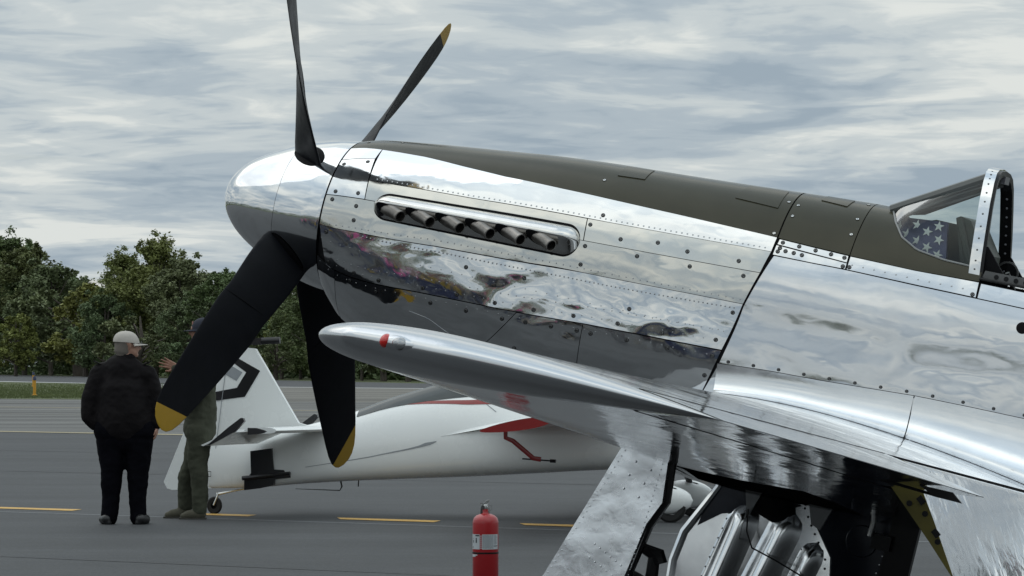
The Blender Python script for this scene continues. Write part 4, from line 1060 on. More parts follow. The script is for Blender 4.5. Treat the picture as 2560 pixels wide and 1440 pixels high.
# distant tree belt on the other three sides, seen in the polished metal
V = []; FC = []
for i in range(44000):
    a = math.pi / 2 + .22 + rnd.random() * (2 * math.pi - .22); front = abs((a - math.pi / 2 + math.pi) % (2 * math.pi) - math.pi) < .5
    d = rnd.uniform(490, 510) if front else rnd.uniform(330, 350); hm = 13 + 5 * noise.noise(Vector((a * 9, 0, 3))); z = hm * rnd.random() ** .8; p = Vector((math.cos(a) * d, math.sin(a) * d, z)); l = rnd.uniform(.8, 1.6)
    d1 = Vector((rnd.gauss(0, 1), rnd.gauss(0, 1), rnd.gauss(0, .6))).normalized(); d2 = d1.cross(Vector((rnd.gauss(0, 1), rnd.gauss(0, 1), rnd.gauss(0, 1)))).normalized()
    b = len(V); V += [p - d1 * l, p + d2 * l * .5, p + d1 * l, p - d2 * l * .5]; FC.append((b, b + 1, b + 2, b + 3))
o = mk('distant_woodland', V, FC, M_leaf[0], None, False); tag(o, 'distant belt of trees around the airfield mirrored in the silver skin', 'woodland', kind='stuff')
# taxiway marker posts
def marker(px_, d, h, label):
    t = empty('edge_marker', Matrix.Translation((gx(px_, d), d, 0)), label=label, cat='marker post', group='yellow taxiway edge markers')
    m = MB(); m.lathe([(0, 0), (.13, 0), (.13, .06), (.075, .08), (.07, h * .8), (0, h * .8)], 12); m.build('post', pmat('marker_yellow', (.55, .27, .02), .5), t)
    m = MB(); m.lathe([(.0, h * .8), (.085, h * .8), (.085, h * .9), (.06, h), (0, h)], 12); m.build('lamp_head', pmat('marker_blue', (.03, .04, .10), .3), t)
marker(87, 146, .95, 'nearer yellow post with a dark blue head standing in the grass strip')
marker(84, 207, 1.0, 'farther yellow post near the white runway line')

# ================================================================== PEOPLE
def remesh_body(name, caps, mat, parent, voxel=.014, smooth=6, disp=None, regions=None):
    """union of tapered capsules grown into one continuous surface"""
    bm = bmesh.new()
    for c in caps:
        p0, r0, p1, r1 = Vector(c[0]), c[1], Vector(c[2]), c[3]; fl_ = c[4] if len(c) > 4 else (1, 1)
        d = p1 - p0; L_ = max(d.length, 1e-4); d = d / L_
        x = Vector((1, 0, 0)); x = (x - d * x.dot(d)); 
        if x.length < .1: x = Vector((0, 1, 0)) - d * d.y
        x.normalize(); y = d.cross(x)
        n, rg = 18, 6; rows = []
        for k in range(rg + 1):
            an = -math.pi / 2 + math.pi / 2 * k / rg; rows.append((p0 + d * (r0 * math.sin(an)), r0 * math.cos(an)))
        for k in range(rg + 1):
            an = math.pi / 2 * k / rg; rows.append((p1 + d * (r1 * math.sin(an)), r1 * math.cos(an)))
        vs = []
        for (c_, rr) in rows:
            vs.append([bm.verts.new(c_ + (x * math.cos(2 * math.pi * q / n) * fl_[0] + y * math.sin(2 * math.pi * q / n) * fl_[1]) * max(rr, 1e-4)) for q in range(n)])
        for i in range(len(vs) - 1):
            for q in range(n): bm.faces.new((vs[i][q], vs[i][(q + 1) % n], vs[i + 1][(q + 1) % n], vs[i + 1][q]))
        bm.faces.new(vs[0][::-1]); bm.faces.new(vs[-1])
    me = bpy.data.meshes.new(name); bm.to_mesh(me); bm.free()
    o = bpy.data.objects.new(name, me); COL.objects.link(o)
    md = o.modifiers.new('r', 'REMESH'); md.mode = 'VOXEL'; md.voxel_size = voxel; md.use_smooth_shade = True
    ms = o.modifiers.new('s', 'SMOOTH'); ms.iterations = smooth; ms.factor = .5
    dg = bpy.context.evaluated_depsgraph_get(); m2 = bpy.data.meshes.new_from_object(o.evaluated_get(dg)); o.modifiers.clear(); o.data = m2; m2.name = name
    m2.materials.clear()
    for m_ in (mat if isinstance(mat, (list, tuple)) else [mat]): m2.materials.append(m_)
    if disp:
        for v in m2.vertices:
            c = v.co; v.co = c + v.normal * (disp[0] * (noise.noise(Vector((c.x * disp[1], c.y * disp[1], c.z * disp[1] * disp[2]))) + .5 * noise.noise(Vector((c.x * disp[1] * 2.3, c.y * disp[1] * 2.3, c.z * disp[1] * 2.9)))))
    if regions:
        for p in m2.polygons: p.material_index = regions(p.center)
    m2.polygons.foreach_set('use_smooth', [True] * len(m2.polygons)); m2.update(); o.parent = parent; return o
M_skin = pmat('skin', (.42, .235, .17), .5, bump=(60, .0008, 3), cvar=(14, .1))
M_skin2 = pmat('tanned_skin', (.30, .15, .10), .5, bump=(60, .0008, 3), cvar=(14, .1))
M_jack = pmat('black_jacket_cloth', (.0085, .0072, .0080), .8, bump=(7, .030, 2, 30, .003, 2), cvar=(6, .25), spec=.12)
M_trou = pmat('black_trouser_cloth', (.0032, .0032, .0052), .85, bump=(8, .012, 3), cvar=(6, .2), spec=.05)
M_shoe = pmat('black_leather', (.010, .010, .011), .35, bump=(40, .001, 3))
M_cap = pmat('cream_cap_cloth', (.44, .41, .37), .8, bump=(30, .003, 3), cvar=(12, .06))
M_navycap = pmat('navy_cap_cloth', (.010, .013, .026), .8)
M_suit = pmat('sage_flight_suit', (.062, .066, .048), .8, bump=(9, .016, 3, 45, .001, 2), cvar=(7, .16), spec=.08)
M_boot = pmat('sage_suede_boot', (.07, .066, .045), .85, bump=(30, .004, 3), cvar=(20, .15))
M_sole = pmat('boot_sole', (.05, .047, .038), .8)
M_hair = pmat('short_grey_hair', (.16, .14, .12), .8, bump=(120, .003, 3))
def hand(caps_out, wrist, dirv, palmn, size=.19, curl=.35, mat=None, parent=None, spread=.5, side=1):
    """palm + five fingers, one continuous mesh"""
    d = Vector(dirv).normalized(); n = Vector(palmn); n = (n - d * n.dot(d)).normalized(); s = d.cross(n) * side; w0 = Vector(wrist); C = []
    pal = size * .48
    for k, off in enumerate((-.033, -.011, .011, .031)):
        base = w0 + d * pal * (1 - .06 * abs(k - 1)) + s * off; C.append((w0 + s * off * .5, .017, base, .0125))
        ln = size * (.40, .44, .42, .33)[k]; dd = (d + s * off * spread * 6).normalized(); p1 = base + dd * ln * .45 + n * ln * curl * .15; p2 = p1 + (dd * (1 - curl * .5) + n * curl).normalized() * ln * .33; p3 = p2 + (dd * (1 - curl) + n * curl * 1.3).normalized() * ln * .24
        C += [(base, .0105, p1, .0095), (p1, .0095, p2, .0085), (p2, .0085, p3, .0072)]
    t0 = w0 + d * pal * .28 - s * .026; t1 = t0 + (d * .6 - s * .75 + n * .2).normalized() * .045; t2 = t1 + (d * .9 - s * .3 + n * .2).normalized() * .032
    C += [(t0, .015, t1, .0115), (t1, .0115, t2, .009), (w0 - d * .05, .026, w0 + d * .02, .023)]
    return remesh_body('hand', C, mat, parent, .0045, 3)
def head(parent, c, yaw, mat, h=.235):
    """head with face, looking along +x turned by yaw; c = centre"""
    M_ = Matrix.Translation(c) @ Matrix.Rotation(yaw, 4, 'Z'); v = lambda x, y, z: tuple(M_ @ Vector((x, y, z)))
    C = [(v(-.025, 0, .035), .092, v(.01, 0, .03), .088, (1, .9)), (v(-.01, 0, -.02), .075, v(.045, 0, -.055), .052), (v(.05, 0, .02), .055, v(.06, 0, -.03), .048),
         (v(.095, 0, .0), .012, v(.115, 0, -.022), .016), (v(.075, 0, -.085), .026, v(.04, 0, -.09), .03), (v(.09, -.015, -.05), .011, v(.09, .015, -.05), .011),
         (v(-.005, .078, -.02), .014, v(-.012, .088, .015), .018, (1, .5)), (v(-.005, -.078, -.02), .014, v(-.012, -.088, .015), .018, (1, .5)),
         (v(-.02, 0, -.07), .058, v(-.03, 0, -.16), .062), (v(.088, .028, .022), .014, v(.088, .03, .022), .013), (v(.088, -.028, .022), .014, v(.088, -.03, .022), .013)]
    o = remesh_body('head', C, mat, parent, .007, 2); return M_
def cap(parent, M_, mat, brim=.085, rz=0):
    m = MB(); V = []; FC = []; n, k_ = 28, 9
    for j in range(k_ + 1):
        an = math.pi / 2 * j / k_; r = math.cos(an) ** .8
        for q in range(n):
            a = 2 * math.pi * q / n; V.append(M_ @ Vector((-.012 + .113 * r * math.cos(a), .094 * r * math.sin(a), .028 + .10 * math.sin(an) - .016 * math.cos(a) * (1 - j / k_))))
    for j in range(k_):
        for q in range(n): FC.append((j * n + q, j * n + (q + 1) % n, (j + 1) * n + (q + 1) % n, (j + 1) * n + q))
    m.add(V, FC); c = m.build('cap', mat, parent, ang=80)
    V = []; FC = []; nb = 12
    for q in range(nb + 1):
        a = -1.25 + 2.5 * q / nb
        for r_, dz in ((1., 0), (1. + brim / .11 * max(.0, math.cos(a * 1.02)) ** .7, -.012 - .02 * (1 - math.cos(a))), (1. + brim / .11 * max(.0, math.cos(a * 1.02)) ** .7, -.016 - .02 * (1 - math.cos(a))), (1., -.006)):
            V.append(M_ @ Vector((-.012 + .112 * r_ * math.cos(a), .093 * math.sin(a) * (1 + .0 * r_), .026 + dz - .014 * math.cos(a))))
    for q in range(nb):
        for z in range(4): FC.append((q * 4 + z, q * 4 + (z + 1) % 4, q * 4 + 4 + (z + 1) % 4, q * 4 + 4 + z))
    b = mk('brim', V, FC, mat, c); fixn(b)
    m = MB(); m.lathe([(.0, .002), (.007, .0), (.008, -.003)], 10, (0, 0, 1), M_ @ Vector((-.012, 0, .13))); m.build('button', mat, c)
    return c
# --- man in the black jacket, seen from behind, hands at his pockets, looking right
dA_ = 28.6; xA = (312 - 1280) / 7600 * dA_; kA = dA_ / 7600
pa = empty('person', Matrix.Translation((xA, dA_, 0)), label='heavy man in black jacket and trousers with a cream cap, seen from behind', cat='person')
def A_(px_, py_, y=0.): return ((px_ - 312) * kA, y, (1312 - py_) * kA)
remesh_body('jacket', [
    (A_(306, 930), .175, A_(308, 975), .215, (1.12, .80)), (A_(310, 985), .225, A_(312, 1040), .245, (1.12, .86)), (A_(312, 1040), .245, A_(313, 1052), .240, (1.13, .86)),
    (A_(262, 928), .085, A_(352, 930), .085), (A_(300, 915), .10, A_(318, 900), .075), (A_(318, 900), .072, A_(320, 893), .066),
    (A_(250, 938), .098, A_(228, 1000), .088), (A_(228, 1000), .088, A_(222, 1040), .074), (A_(222, 1038), .074, A_(238, 1066), .052),
    (A_(366, 938), .098, A_(390, 1000), .088), (A_(390, 1000), .088, A_(400, 1035), .072), (A_(400, 1033), .072, A_(394, 1062), .052),
    (A_(262, 1062), .07, A_(362, 1062), .07, (1, 2.4)), (A_(275, 1060), .085, A_(350, 1060), .085, (1, 1.9))], M_jack, pa, .013, 5, (.012, 7, .6))
remesh_body('trousers', [
    (A_(276, 1075), .155, A_(350, 1075), .155, (1, 1.05)), (A_(283, 1100), .135, A_(345, 1100), .135, (1, 1.05)),
    (A_(277, 1105), .135, A_(281, 1170), .112), (A_(281, 1170), .108, A_(279, 1230), .088), (A_(279, 1230), .086, A_(276, 1286), .080), (A_(276, 1286), .080, A_(275, 1294), .082),
    (A_(349, 1105), .135, A_(346, 1170), .112), (A_(346, 1170), .108, A_(345, 1230), .088), (A_(345, 1230), .086, A_(347, 1286), .080), (A_(347, 1286), .080, A_(348, 1294), .082)], M_trou, pa, .013, 4, (.010, 8, .8))
for (fx, ang) in ((274, 1), (350, -1)):
    c = A_(fx, 1300); y0 = -.02
    m = remesh_body('shoe', [((c[0] - .015 * ang, -.06, .055), .048, (c[0] - .05 * ang + .0, .02, .05), .05), ((c[0] - .05 * ang * .5, 0, .045), .046, (c[0] + (-.07 if ang > 0 else .07) * .6, .16, .038), .04), ((c[0], -.07, .022), .034, (c[0] - .04 * ang, .17, .02), .036)], M_shoe, pa, .01, 3)
hd = Vector(A_(320, 866)); Mh = head(pa, hd, R(22), M_skin) @ Matrix.Scale(1.10, 4)
cap(pa, Mh @ Matrix.Rotation(R(-4), 4, 'Y'), M_cap, .075)
hv = lambda x, y, z: tuple(Mh @ Vector((x, y, z)))
remesh_body('hair', [(hv(-.035, 0, .02), .092, hv(-.045, 0, -.03), .080, (1, .95)), (hv(-.045, 0, -.03), .078, hv(-.05, 0, -.065), .060)], M_hair, pa, .008, 2)
m = MB(); m.tube([A_(318, 900, .0), A_(321, 889, .0)], [.088, .080], 20); m.build('collar', M_jack, pa)
m = MB(); gm = Mh
for s in (1, -1):
    m.tube([gm @ Vector((.105, s * .06, .020)), gm @ Vector((.01, s * .088, .022))], .0022, 6)
    m.lathe([(.019, 0), (.022, 0), (.022, .003), (.019, .003)], 14, (gm.to_3x3() @ Vector((1, 0, 0))), gm @ Vector((.108, s * .032, .018)))
m.build('glasses', M_screw, pa)
hand(None, A_(238, 1068, .02), (.10, .05, -1), (1, 0, 0), .17, .7, M_skin, pa); hand(None, A_(393, 1066, .02), (-.12, .05, -1), (-1, 0, 0), .17, .7, M_skin, pa)
m = MB()
for s, (x0, x1) in ((1, (262, 236)), (-1, (354, 380))):
    a = Vector(A_(x0, 909, -.02)); b = Vector(A_(x1, 921, -.02)); m.box((a + b) / 2 + Vector((0, 0, .018)), ((b - a).length * 1.0, .055, .010), Matrix.Rotation(-math.atan2((b - a).z, abs((b - a).x)) * (1 if s > 0 else -1) * (1 if s < 0 else 1), 3, 'Y'))
ep = m.build('shoulder_strap', M_jack, pa)
# --- man in the flight suit, facing left, one hand raised
dB = 29.6; kB = dB / 7600; xB = (495 - 1280) / 7600 * dB
pb = empty('person', Matrix.Translation((xB, dB, 0)), label='man in sage-green flight suit and navy cap, half hidden behind the lower left blade', cat='person')
def B_(px_, py_, y=0.): return ((px_ - 495) * kB, y, (1301 - py_) * kB)
remesh_body('flight_suit', [
    (B_(503, 905), .135, B_(506, 960), .150, (.85, 1.1)), (B_(506, 960), .150, B_(505, 1030), .155, (.92, 1.1)), (B_(505, 1030), .155, B_(500, 1075), .165, (.98, 1.1)),
    (B_(502, 895, -.16), .085, B_(502, 895, .16), .085), (B_(500, 880), .07, B_(498, 868), .06),
    (B_(508, 905, -.20), .075, B_(520, 975, -.24), .066), (B_(520, 975, -.24), .066, B_(478, 1005, -.22), .056), (B_(480, 1003, -.22), .056, B_(468, 1010, -.2), .050),
    (B_(500, 905, .2), .075, B_(485, 970, .25), .064), (B_(485, 970, .25), .064, B_(445, 935, .22), .05), (B_(445, 935, .22), .05, B_(432, 926, .2), .045),
    (B_(500, 1085, -.09), .125, B_(498, 1165, -.09), .100), (B_(498, 1165, -.09), .100, B_(503, 1195, -.09), .088), (B_(503, 1195, -.09), .088, B_(503, 1272, -.09), .072), (B_(503, 1262, -.09), .076, B_(503, 1276, -.09), .076),
    (B_(496, 1085, .10), .120, B_(478, 1165, .10), .094), (B_(478, 1165, .10), .094, B_(464, 1200, .11), .084), (B_(464, 1200, .11), .084, B_(461, 1262, .12), .068), (B_(461, 1256, .12), .072, B_(461, 1268, .12), .072)], M_suit, pb, .013, 4, (.013, 9, .7))
for (x, y) in ((503, -.09), (458, .12)):
    bt = remesh_body('boot', [(B_(x, 1262, y), .062, B_(x, 1285, y), .058), (B_(x + 2, 1287, y), .056, B_(x - 28, 1290, y), .048), (B_(x - 22, 1291, y), .046, B_(x - 40, 1293, y), .036)], M_boot, pb, .01, 3)
    m = MB(); P = [B_(x + 17, 1301, y), B_(x - 54, 1301, y)]; c = Vector(B_(x - 17, 1298.5, y)); m.box(c, (.262, .10, .022)); m.build('sole', M_sole, bt, smooth=False)
Mh2 = head(pb, Vector(B_(504, 831)), R(180), M_skin2); cap(pb, Mh2, M_navycap, .08)
m = MB(); m.box(Mh2 @ Vector((.085, 0, .075)), (.012, .05, .035)); m.build('cap_badge', pmat('pink_cap_badge', (.42, .22, .18), .7), pb, smooth=False)
hand(None, B_(462, 1016, -.2), (-1, 0, -.62), (0, .3, 1), .19, .35, M_skin2, pb)
hand(None, B_(436, 922, .2), (-1, -.1, .38), (.2, -1, 0), .19, .25, M_skin2, pb, spread=1.2)
hand_m = MB(); hand_m.tube([B_(472, 1009, -.21), B_(467, 1013, -.21)], .036, 14); hand_m.build('watch_strap', pmat('white_strap', (.6, .6, .6), .5), pb)
hand_m = MB(); hand_m.lathe([(0, .008), (.018, .007), (.019, 0)], 16, (.1, -1, -.1), B_(469, 1018, -.245)); hand_m.build('watch_face', M_black, pb)
m = MB(); m.tube([B_(445, 1030, -.2), B_(444, 1045, -.2), B_(432, 1052, -.2), B_(405, 1054, -.2)], .004, 6); m.build('lanyard', pmat('pale_cord', (.35, .36, .38), .6), pb)
m = MB(); m.box(B_(524, 945, -.30), (.03, .006, .018)); m.build('sleeve_patch', pmat('grey_patch', (.2, .2, .2), .7), pb)

# ================================================================== WHITE AEROBATIC PLANE (frame: e forward, y to port, z up)
eF = Vector((math.cos(R(13)), -math.sin(R(13)), 0)); eP = Vector((math.sin(R(13)), math.cos(R(13)), 0)); KE = .885
me_ = Matrix(((eF.x * KE, eP.x, 0, -2.99), (eF.y * KE, eP.y, 0, 30.6), (0, 0, 1, 0), (0, 0, 0, 1)))
aero = empty('aerobatic_aircraft', me_, label='low white aerobatic plane with red stripe and black fin arrow, parked behind the fighter', cat='stunt plane')
M_white = pmat('white_gloss_paint', (.82, .84, .83), .22, 0., .5, coat=.4, cvar=(2, .02), rvar=(3, .3))
M_redp = pmat('red_gloss_paint', (.24, .013, .012), .25, coat=.3)
M_blk = pmat('black_gloss_paint', (.010, .010, .012), .3, coat=.2)
M_gry = pmat('grey_decal', (.30, .32, .34), .3)
XE = [-.06, .4, 1.0, 1.6, 2.2, 3.0, 3.8, 4.6, 5.4, 6.1, 6.4]
TOPE = [.72, .80, .88, 1.02, 1.17, 1.27, 1.31, 1.30, 1.24, 1.12, 1.02]
BOTE = [.26, .265, .31, .345, .37, .40, .44, .48, .50, .55, .66]
WDE = [.04, .12, .20, .26, .31, .36, .385, .39, .38, .33, .26]
def epts(e, t, off=0.):
    tp, bt, wd = interp(e, XE, TOPE), interp(e, XE, BOTE), interp(e, XE, WDE); r = R(t); c, s = math.cos(r), math.sin(r); md = bt + (tp - bt) * .42
    n = 3.4 if s < 0 else 2.0
    y = wd * math.copysign(abs(c) ** (2 / n), c); h = (tp - md) if s >= 0 else (md - bt)
    # upper deck narrows and leans in
    yy = (y * (1 - .10 * max(0, s))) + math.copysign(off, y); return Vector((e, yy, md + h * math.copysign(abs(s) ** (2 / n), s) + off * s))
V = []; FC = []; es = lin(-.06, 6.4, 60); n = 56
for e in es:
    for k in range(n): V.append(epts(e, 360 * k / n))
for i in range(60):
    for k in range(n): FC.append((i * n + k, (i + 1) * n + k, (i + 1) * n + (k + 1) % n, i * n + (k + 1) % n))
FC += [tuple(range(n)), tuple(range(60 * n, 61 * n))]
sharp(fixn(mk('fuselage', V, FC, M_white, aero)), 50)
def eband(name, P0, P1, mat, off=.003, ns=24, side=-1, parent=None):
    V = []; FC = []
    for i in range(ns + 1):
        a, b = poly_at(P0, i / ns), poly_at(P1, i / ns)
        for g in range(5):
            p = epts(lerp(a[0], b[0], g / 4), lerp(a[1], b[1], g / 4), off)
            if side > 0: pass
            p.y = -abs(p.y); V.append(p)
    for i in range(ns):
        for g in range(4): b = i * 5 + g; FC.append((b, b + 1, b + 6, b + 5))
    o = mk(name, V, FC, mat, parent or aero); 
    if o.data.polygons[0].normal.y > 0: o.data.flip_normals()
    return o
eband('red_stripe', [(1.75, 70), (2.4, 58), (3.0, 50), (3.7, 46)], [(1.76, 68), (2.4, 54), (3.0, 43), (3.7, 38)], M_redp)
m = MB(); 
def cprof(e): return interp(e, [1.72, 2.2, 2.8, 3.3, 3.9, 4.5], [0., .03, .09, .13, .10, 0.])
V = []; FC = []; ce = lin(1.72, 4.5, 30)
for e in ce:
    h = cprof(e); tp = interp(e, XE, TOPE)
    for k in range(17):
        a = math.pi * k / 16; t = lerp(56, 124, k / 16); p = epts(e, t, .004); p.z += h * 1.0 * math.sin(a) ** .8; V.append(p)
for i in range(30):
    for k in range(16): b = i * 17 + k; FC.append((b, b + 1, b + 18, b + 17))
fixn(mk('canopy', V, FC, pmat('tinted_canopy', (.06, .072, .076), .14, 0, .5), aero))
fin = empty('fin'); fin.parent = aero
m = MB(); m.prism([(.17, 1.62), (.30, 1.68), (.49, 1.66), (1.0, .92), (1.25, .86), (.02, .62)], (0, .028, 0), (1, 0, 0), (0, 0, 1), (0, -.056, 0)); m.build('fin_skin', M_white, fin, smooth=False)
rd = MB(); rd.prism([(.165, 1.62), (.0, 1.60), (-.30, .95), (-.60, .32), (-.56, .255), (-.50, .24), (-.03, .26), (.015, .62)], (0, .024, 0), (1, 0, 0), (0, 0, 1), (0, -.048, 0)); rd.build('rudder', M_white, aero, smooth=False)
def decal(pts, mat, y=-.0305, name='fin_marking'):
    m = MB(); m.prism(pts, (0, y, 0), (1, 0, 0), (0, 0, 1), (0, -.0025, 0)); m.build(name, mat, fin, smooth=False)
decal([(.17, 1.555), (.29, 1.565), (.55, 1.44), (.37, 1.18), (-.02, 1.135), (.0, 1.225), (.275, 1.27), (.385, 1.425), (.20, 1.54)], M_blk)
decal([(.13, 1.53), (.34, 1.425), (.27, 1.34), (.08, 1.43)], M_gry)
decal([(.016, .62), (.022, .62), (.171, 1.62), (.165, 1.62)], M_gry, -.0330, 'hinge_line')
m = MB(); m.box((.41, -.02, 1.735), (.30, .05, .07)); m.tube([(.5, -.02, 1.735), (.78, -.02, 1.745)], .036, 10, sq=(.6, 1)); m.tube([(.33, 0, 1.67), (.34, 0, 1.82)], .028, 8); m.build('tail_camera', M_blk, aero)
# stabiliser and elevator
for s in (-1, 1):
    V = []; FC = []; ys = lin(.12, 1.22, 8)
    for y in ys:
        le = lerp(1.50, 1.06, (y - .12) / 1.1); te = lerp(.92, .72, (y - .12) / 1.1); zc = .865
        for k in range(16):
            a = 2 * math.pi * k / 16; x = math.cos(a); V.append(Vector(((le + te) / 2 + (le - te) / 2 * x, s * y, zc + .030 * math.sin(a) * (1 + .3 * x))))
    for i in range(7):
        for k in range(16): FC.append((i * 16 + k, (i + 1) * 16 + k, (i + 1) * 16 + (k + 1) % 16, i * 16 + (k + 1) % 16))
    FC += [tuple(range(16)), tuple(range(7 * 16, 8 * 16))]
    sb = sharp(fixn(mk('stabiliser', V, FC, M_white, aero)), 50)
    m = MB(); m.prism([(.85, .83), (.85, .895), (.95, .893), (1.04, .872), (1.065, .862), (1.03, .845), (.95, .832)], (0, s * 1.222, 0), (1, 0, 0), (0, 0, 1), (0, s * .03, 0)); m.build('stabiliser_tip', M_blk, sb)
    m = MB(); m.prism([(.80, .985), (.81, .955), (.70, .855), (.42, .725), (.40, .735), (.63, .90), (.77, .99)], (0, s * 1.20, 0), (1, 0, 0), (0, 0, 1), (0, s * .05, 0), 0)
    m.prism([(1.02, .875), (1.03, .850), (.66, .715), (.64, .725)], (-.10, s * .14, 0), (1, 0, 0), (0, 0, 1), (-.24, s * 1.06, 0), 1); m.build('elevator', [M_blk, M_white], aero, smooth=False)
m = MB(); m.prism([(.49, .64), (.74, .67), (.77, .46), (.965, .45), (.965, .38), (.78, .36), (.76, .30), (.60, .27), (.42, .25), (.42, .35), (.50, .42)], (0, -.125, 0), (1, 0, 0), (0, 0, 1), (0, -.06, 0)); m.tube([(.40, -.19, .37), (.97, -.21, .42)], .022, 8); m.build('smoke_pipe_plate', M_blk, aero, smooth=False)
# tail wheel
tw = empty('tail_wheel'); tw.parent = aero
m = MB(); m.lathe([(.035, -.022), (.075, -.026), (.088, -.012), (.088, .012), (.075, .026), (.035, .022), (.0, .02)], 22, (0, 1, 0), (0, 0, .088)); m.build('tyre', M_rub, tw)
m = MB(); m.tube([(.0, -.03, .09), (.05, -.03, .19), (.03, 0, .22)], .011, 8); m.tube([(.04, 0, .20), (.22, 0, .235), (.45, 0, .27)], [.014, .010, .006], 8); m.build('spring', M_screwb, tw)
m = MB(); m.tube([(1.49, 0, .35), (1.505, 0, .29), (1.48, 0, .25), (.96, 0, .262)], [.012, .01, .006, .003], 6); m.tube([(1.70, 0, .36), (1.695, 0, .29)], .007, 6); m.build('belly_antenna', M_blk, aero)
m = MB(); m.tube([(-.1, -.06, .43), (-.02, -.065, .43), (-.02, -.065, .38), (-.1, -.06, .38)], .004, 6); m.build('rudder_horn', M_blk, aero)
# wings: white on top, red below, short root fairing
for s in (-1, 1):
    V = []; FC = []; ys = [.30, .8, 2., 3.2, 3.75]
    for y in ys:
        f = (y - .3) / 3.45; le = lerp(4.80, 4.85, f); te = lerp(3.42, 4.12, f); tk = lerp(.080, .060, f); zc = .93 + .0 * f
        for k in range(24):
            a = 2 * math.pi * k / 24; x = math.cos(a); V.append(Vector(((le + te) / 2 + (le - te) / 2 * x, s * y, zc + .05 + .05 * x + tk * math.sin(a) * (.55 + .45 * (x * .5 + .5)))))
    for i in range(4):
        for k in range(24): FC.append((i * 24 + k, (i + 1) * 24 + k, (i + 1) * 24 + (k + 1) % 24, i * 24 + (k + 1) % 24))
    FC += [tuple(range(24)), tuple(range(96, 120))]
    o = fixn(mk('wing', V, FC, [M_white, M_redp], aero))
    for p in o.data.polygons: p.material_index = 1 if p.normal.z < .2 else 0
    sharp(o, 50)
V = []; FC = []
for i in range(21):
    f = i / 20; e = lerp(2.75, 3.9, f); P = epts(e, lerp(8, 24, f), .003); P.y = -abs(P.y); z0 = lerp(.815, 1.0, f); Q = Vector((e, -(.345 + .30 * f ** 1.6), lerp(.80, .985, f)))
    for k in range(7): g = k / 6; p = P.lerp(Q, g); p.z -= .05 * f * math.sin(math.pi * g); V.append(p)
for i in range(20):
    for k in range(6): b = i * 7 + k; FC.append((b, b + 1, b + 8, b + 7))
mk('wing_root_fairing', V, FC, M_white, aero)
eband('lower_seam', [(1.15, -8), (1.9, -5), (2.7, 1.)], [(1.15, -9), (1.9, -6), (2.7, 0.)], M_gry, .0025)
eband('hatch_seam', [(3.22, 43), (3.36, 30)], [(3.235, 43), (3.375, 30)], M_gry, .0025, 4)
# aileron spade
m = MB(); m.tube([(3.79, -1.5, .93), (3.79, -1.5, .82), (3.87, -1.5, .79), (4.09, -1.5, .63), (4.17, -1.5, .62)], .026, 6, sq=(.5, 1)); m.build('spade_arm', M_redp, aero)
m = MB(); m.tube([(3.97, -1.5, .625), (4.33, -1.5, .605)], .008, 6); m.tube([(4.27, -1.5, .607), (4.33, -1.5, .605)], .018, 6); m.build('spade_rod', M_blk, aero)
# undercarriage
for s in (-1, 1):
    ug = empty('main_wheel'); ug.parent = aero; yy = s * .62
    V = []; FC = []; n = 22; xs = lin(0, 1, 22)
    for x in xs:
        e = 5.02 + .60 * x; r = .138 * (max(0, math.sin(math.pi * (1 - (1 - x) ** 1.0) ** .8 if x < 1 else math.pi))) ** .62 if 0 < x < 1 else .001
        r = .15 * (x ** .95 * 0 + (4 * (x * .94 + .04) * (1 - (x * .94 + .04))) ** .62) if 0 < x < 1 else .001
        zc = .21 - .0 * x
        for k in range(n): a = 2 * math.pi * k / n; V.append(Vector((e, yy + r * .62 * math.cos(a), zc + .02 * (1 - x) + r * .95 * math.sin(a))))
    for i in range(22):
        for k in range(n): FC.append((i * n + k, i * n + (k + 1) % n, (i + 1) * n + (k + 1) % n, (i + 1) * n + k))
    fixn(mk('wheel_spat', V, FC, M_white, ug))
    m = MB(); m.lathe([(.10, -.05), (.15, -.055), (.17, -.04), (.172, 0), (.17, .04), (.15, .055), (.10, .05)], 28, (0, 1, 0), (5.38, yy, .172)); m.build('tyre', M_rub, ug)
    m = MB(); m.tube([(5.36, yy, .30), (5.33, s * .52, .42), (5.30, s * .25, .56)], [.036, .045, .05], 10, sq=(1, .45)); m.build('gear_leg', M_blk, ug)
# nose, spinner and propeller
m = MB(); m.lathe([(.24, 0), (.235, .05), (.20, .18), (.12, .30), (.03, .36), (0, .362)], 24, (1, 0, 0), (6.4, 0, .86)); m.build('spinner', M_white, aero)
for k in range(3):
    a = k * 2.094 + .5; d = Vector((0, math.sin(a), math.cos(a))); m = MB(); m.tube([Vector((6.52, 0, .86)) + d * r for r in (.15, .4, .8, .97)], [.05, .08, .075, .03], 8, sq=(1, .22)); m.build('propeller_blade', M_blk, aero)
m = MB(); m.prism([(5.5, .50), (6.2, .53), (6.0, .40), (5.75, .38)], (0, .12, 0), (1, 0, 0), (0, 0, 1), (0, -.24, 0)); m.build('cowl_outlet', M_white, aero, smooth=False)

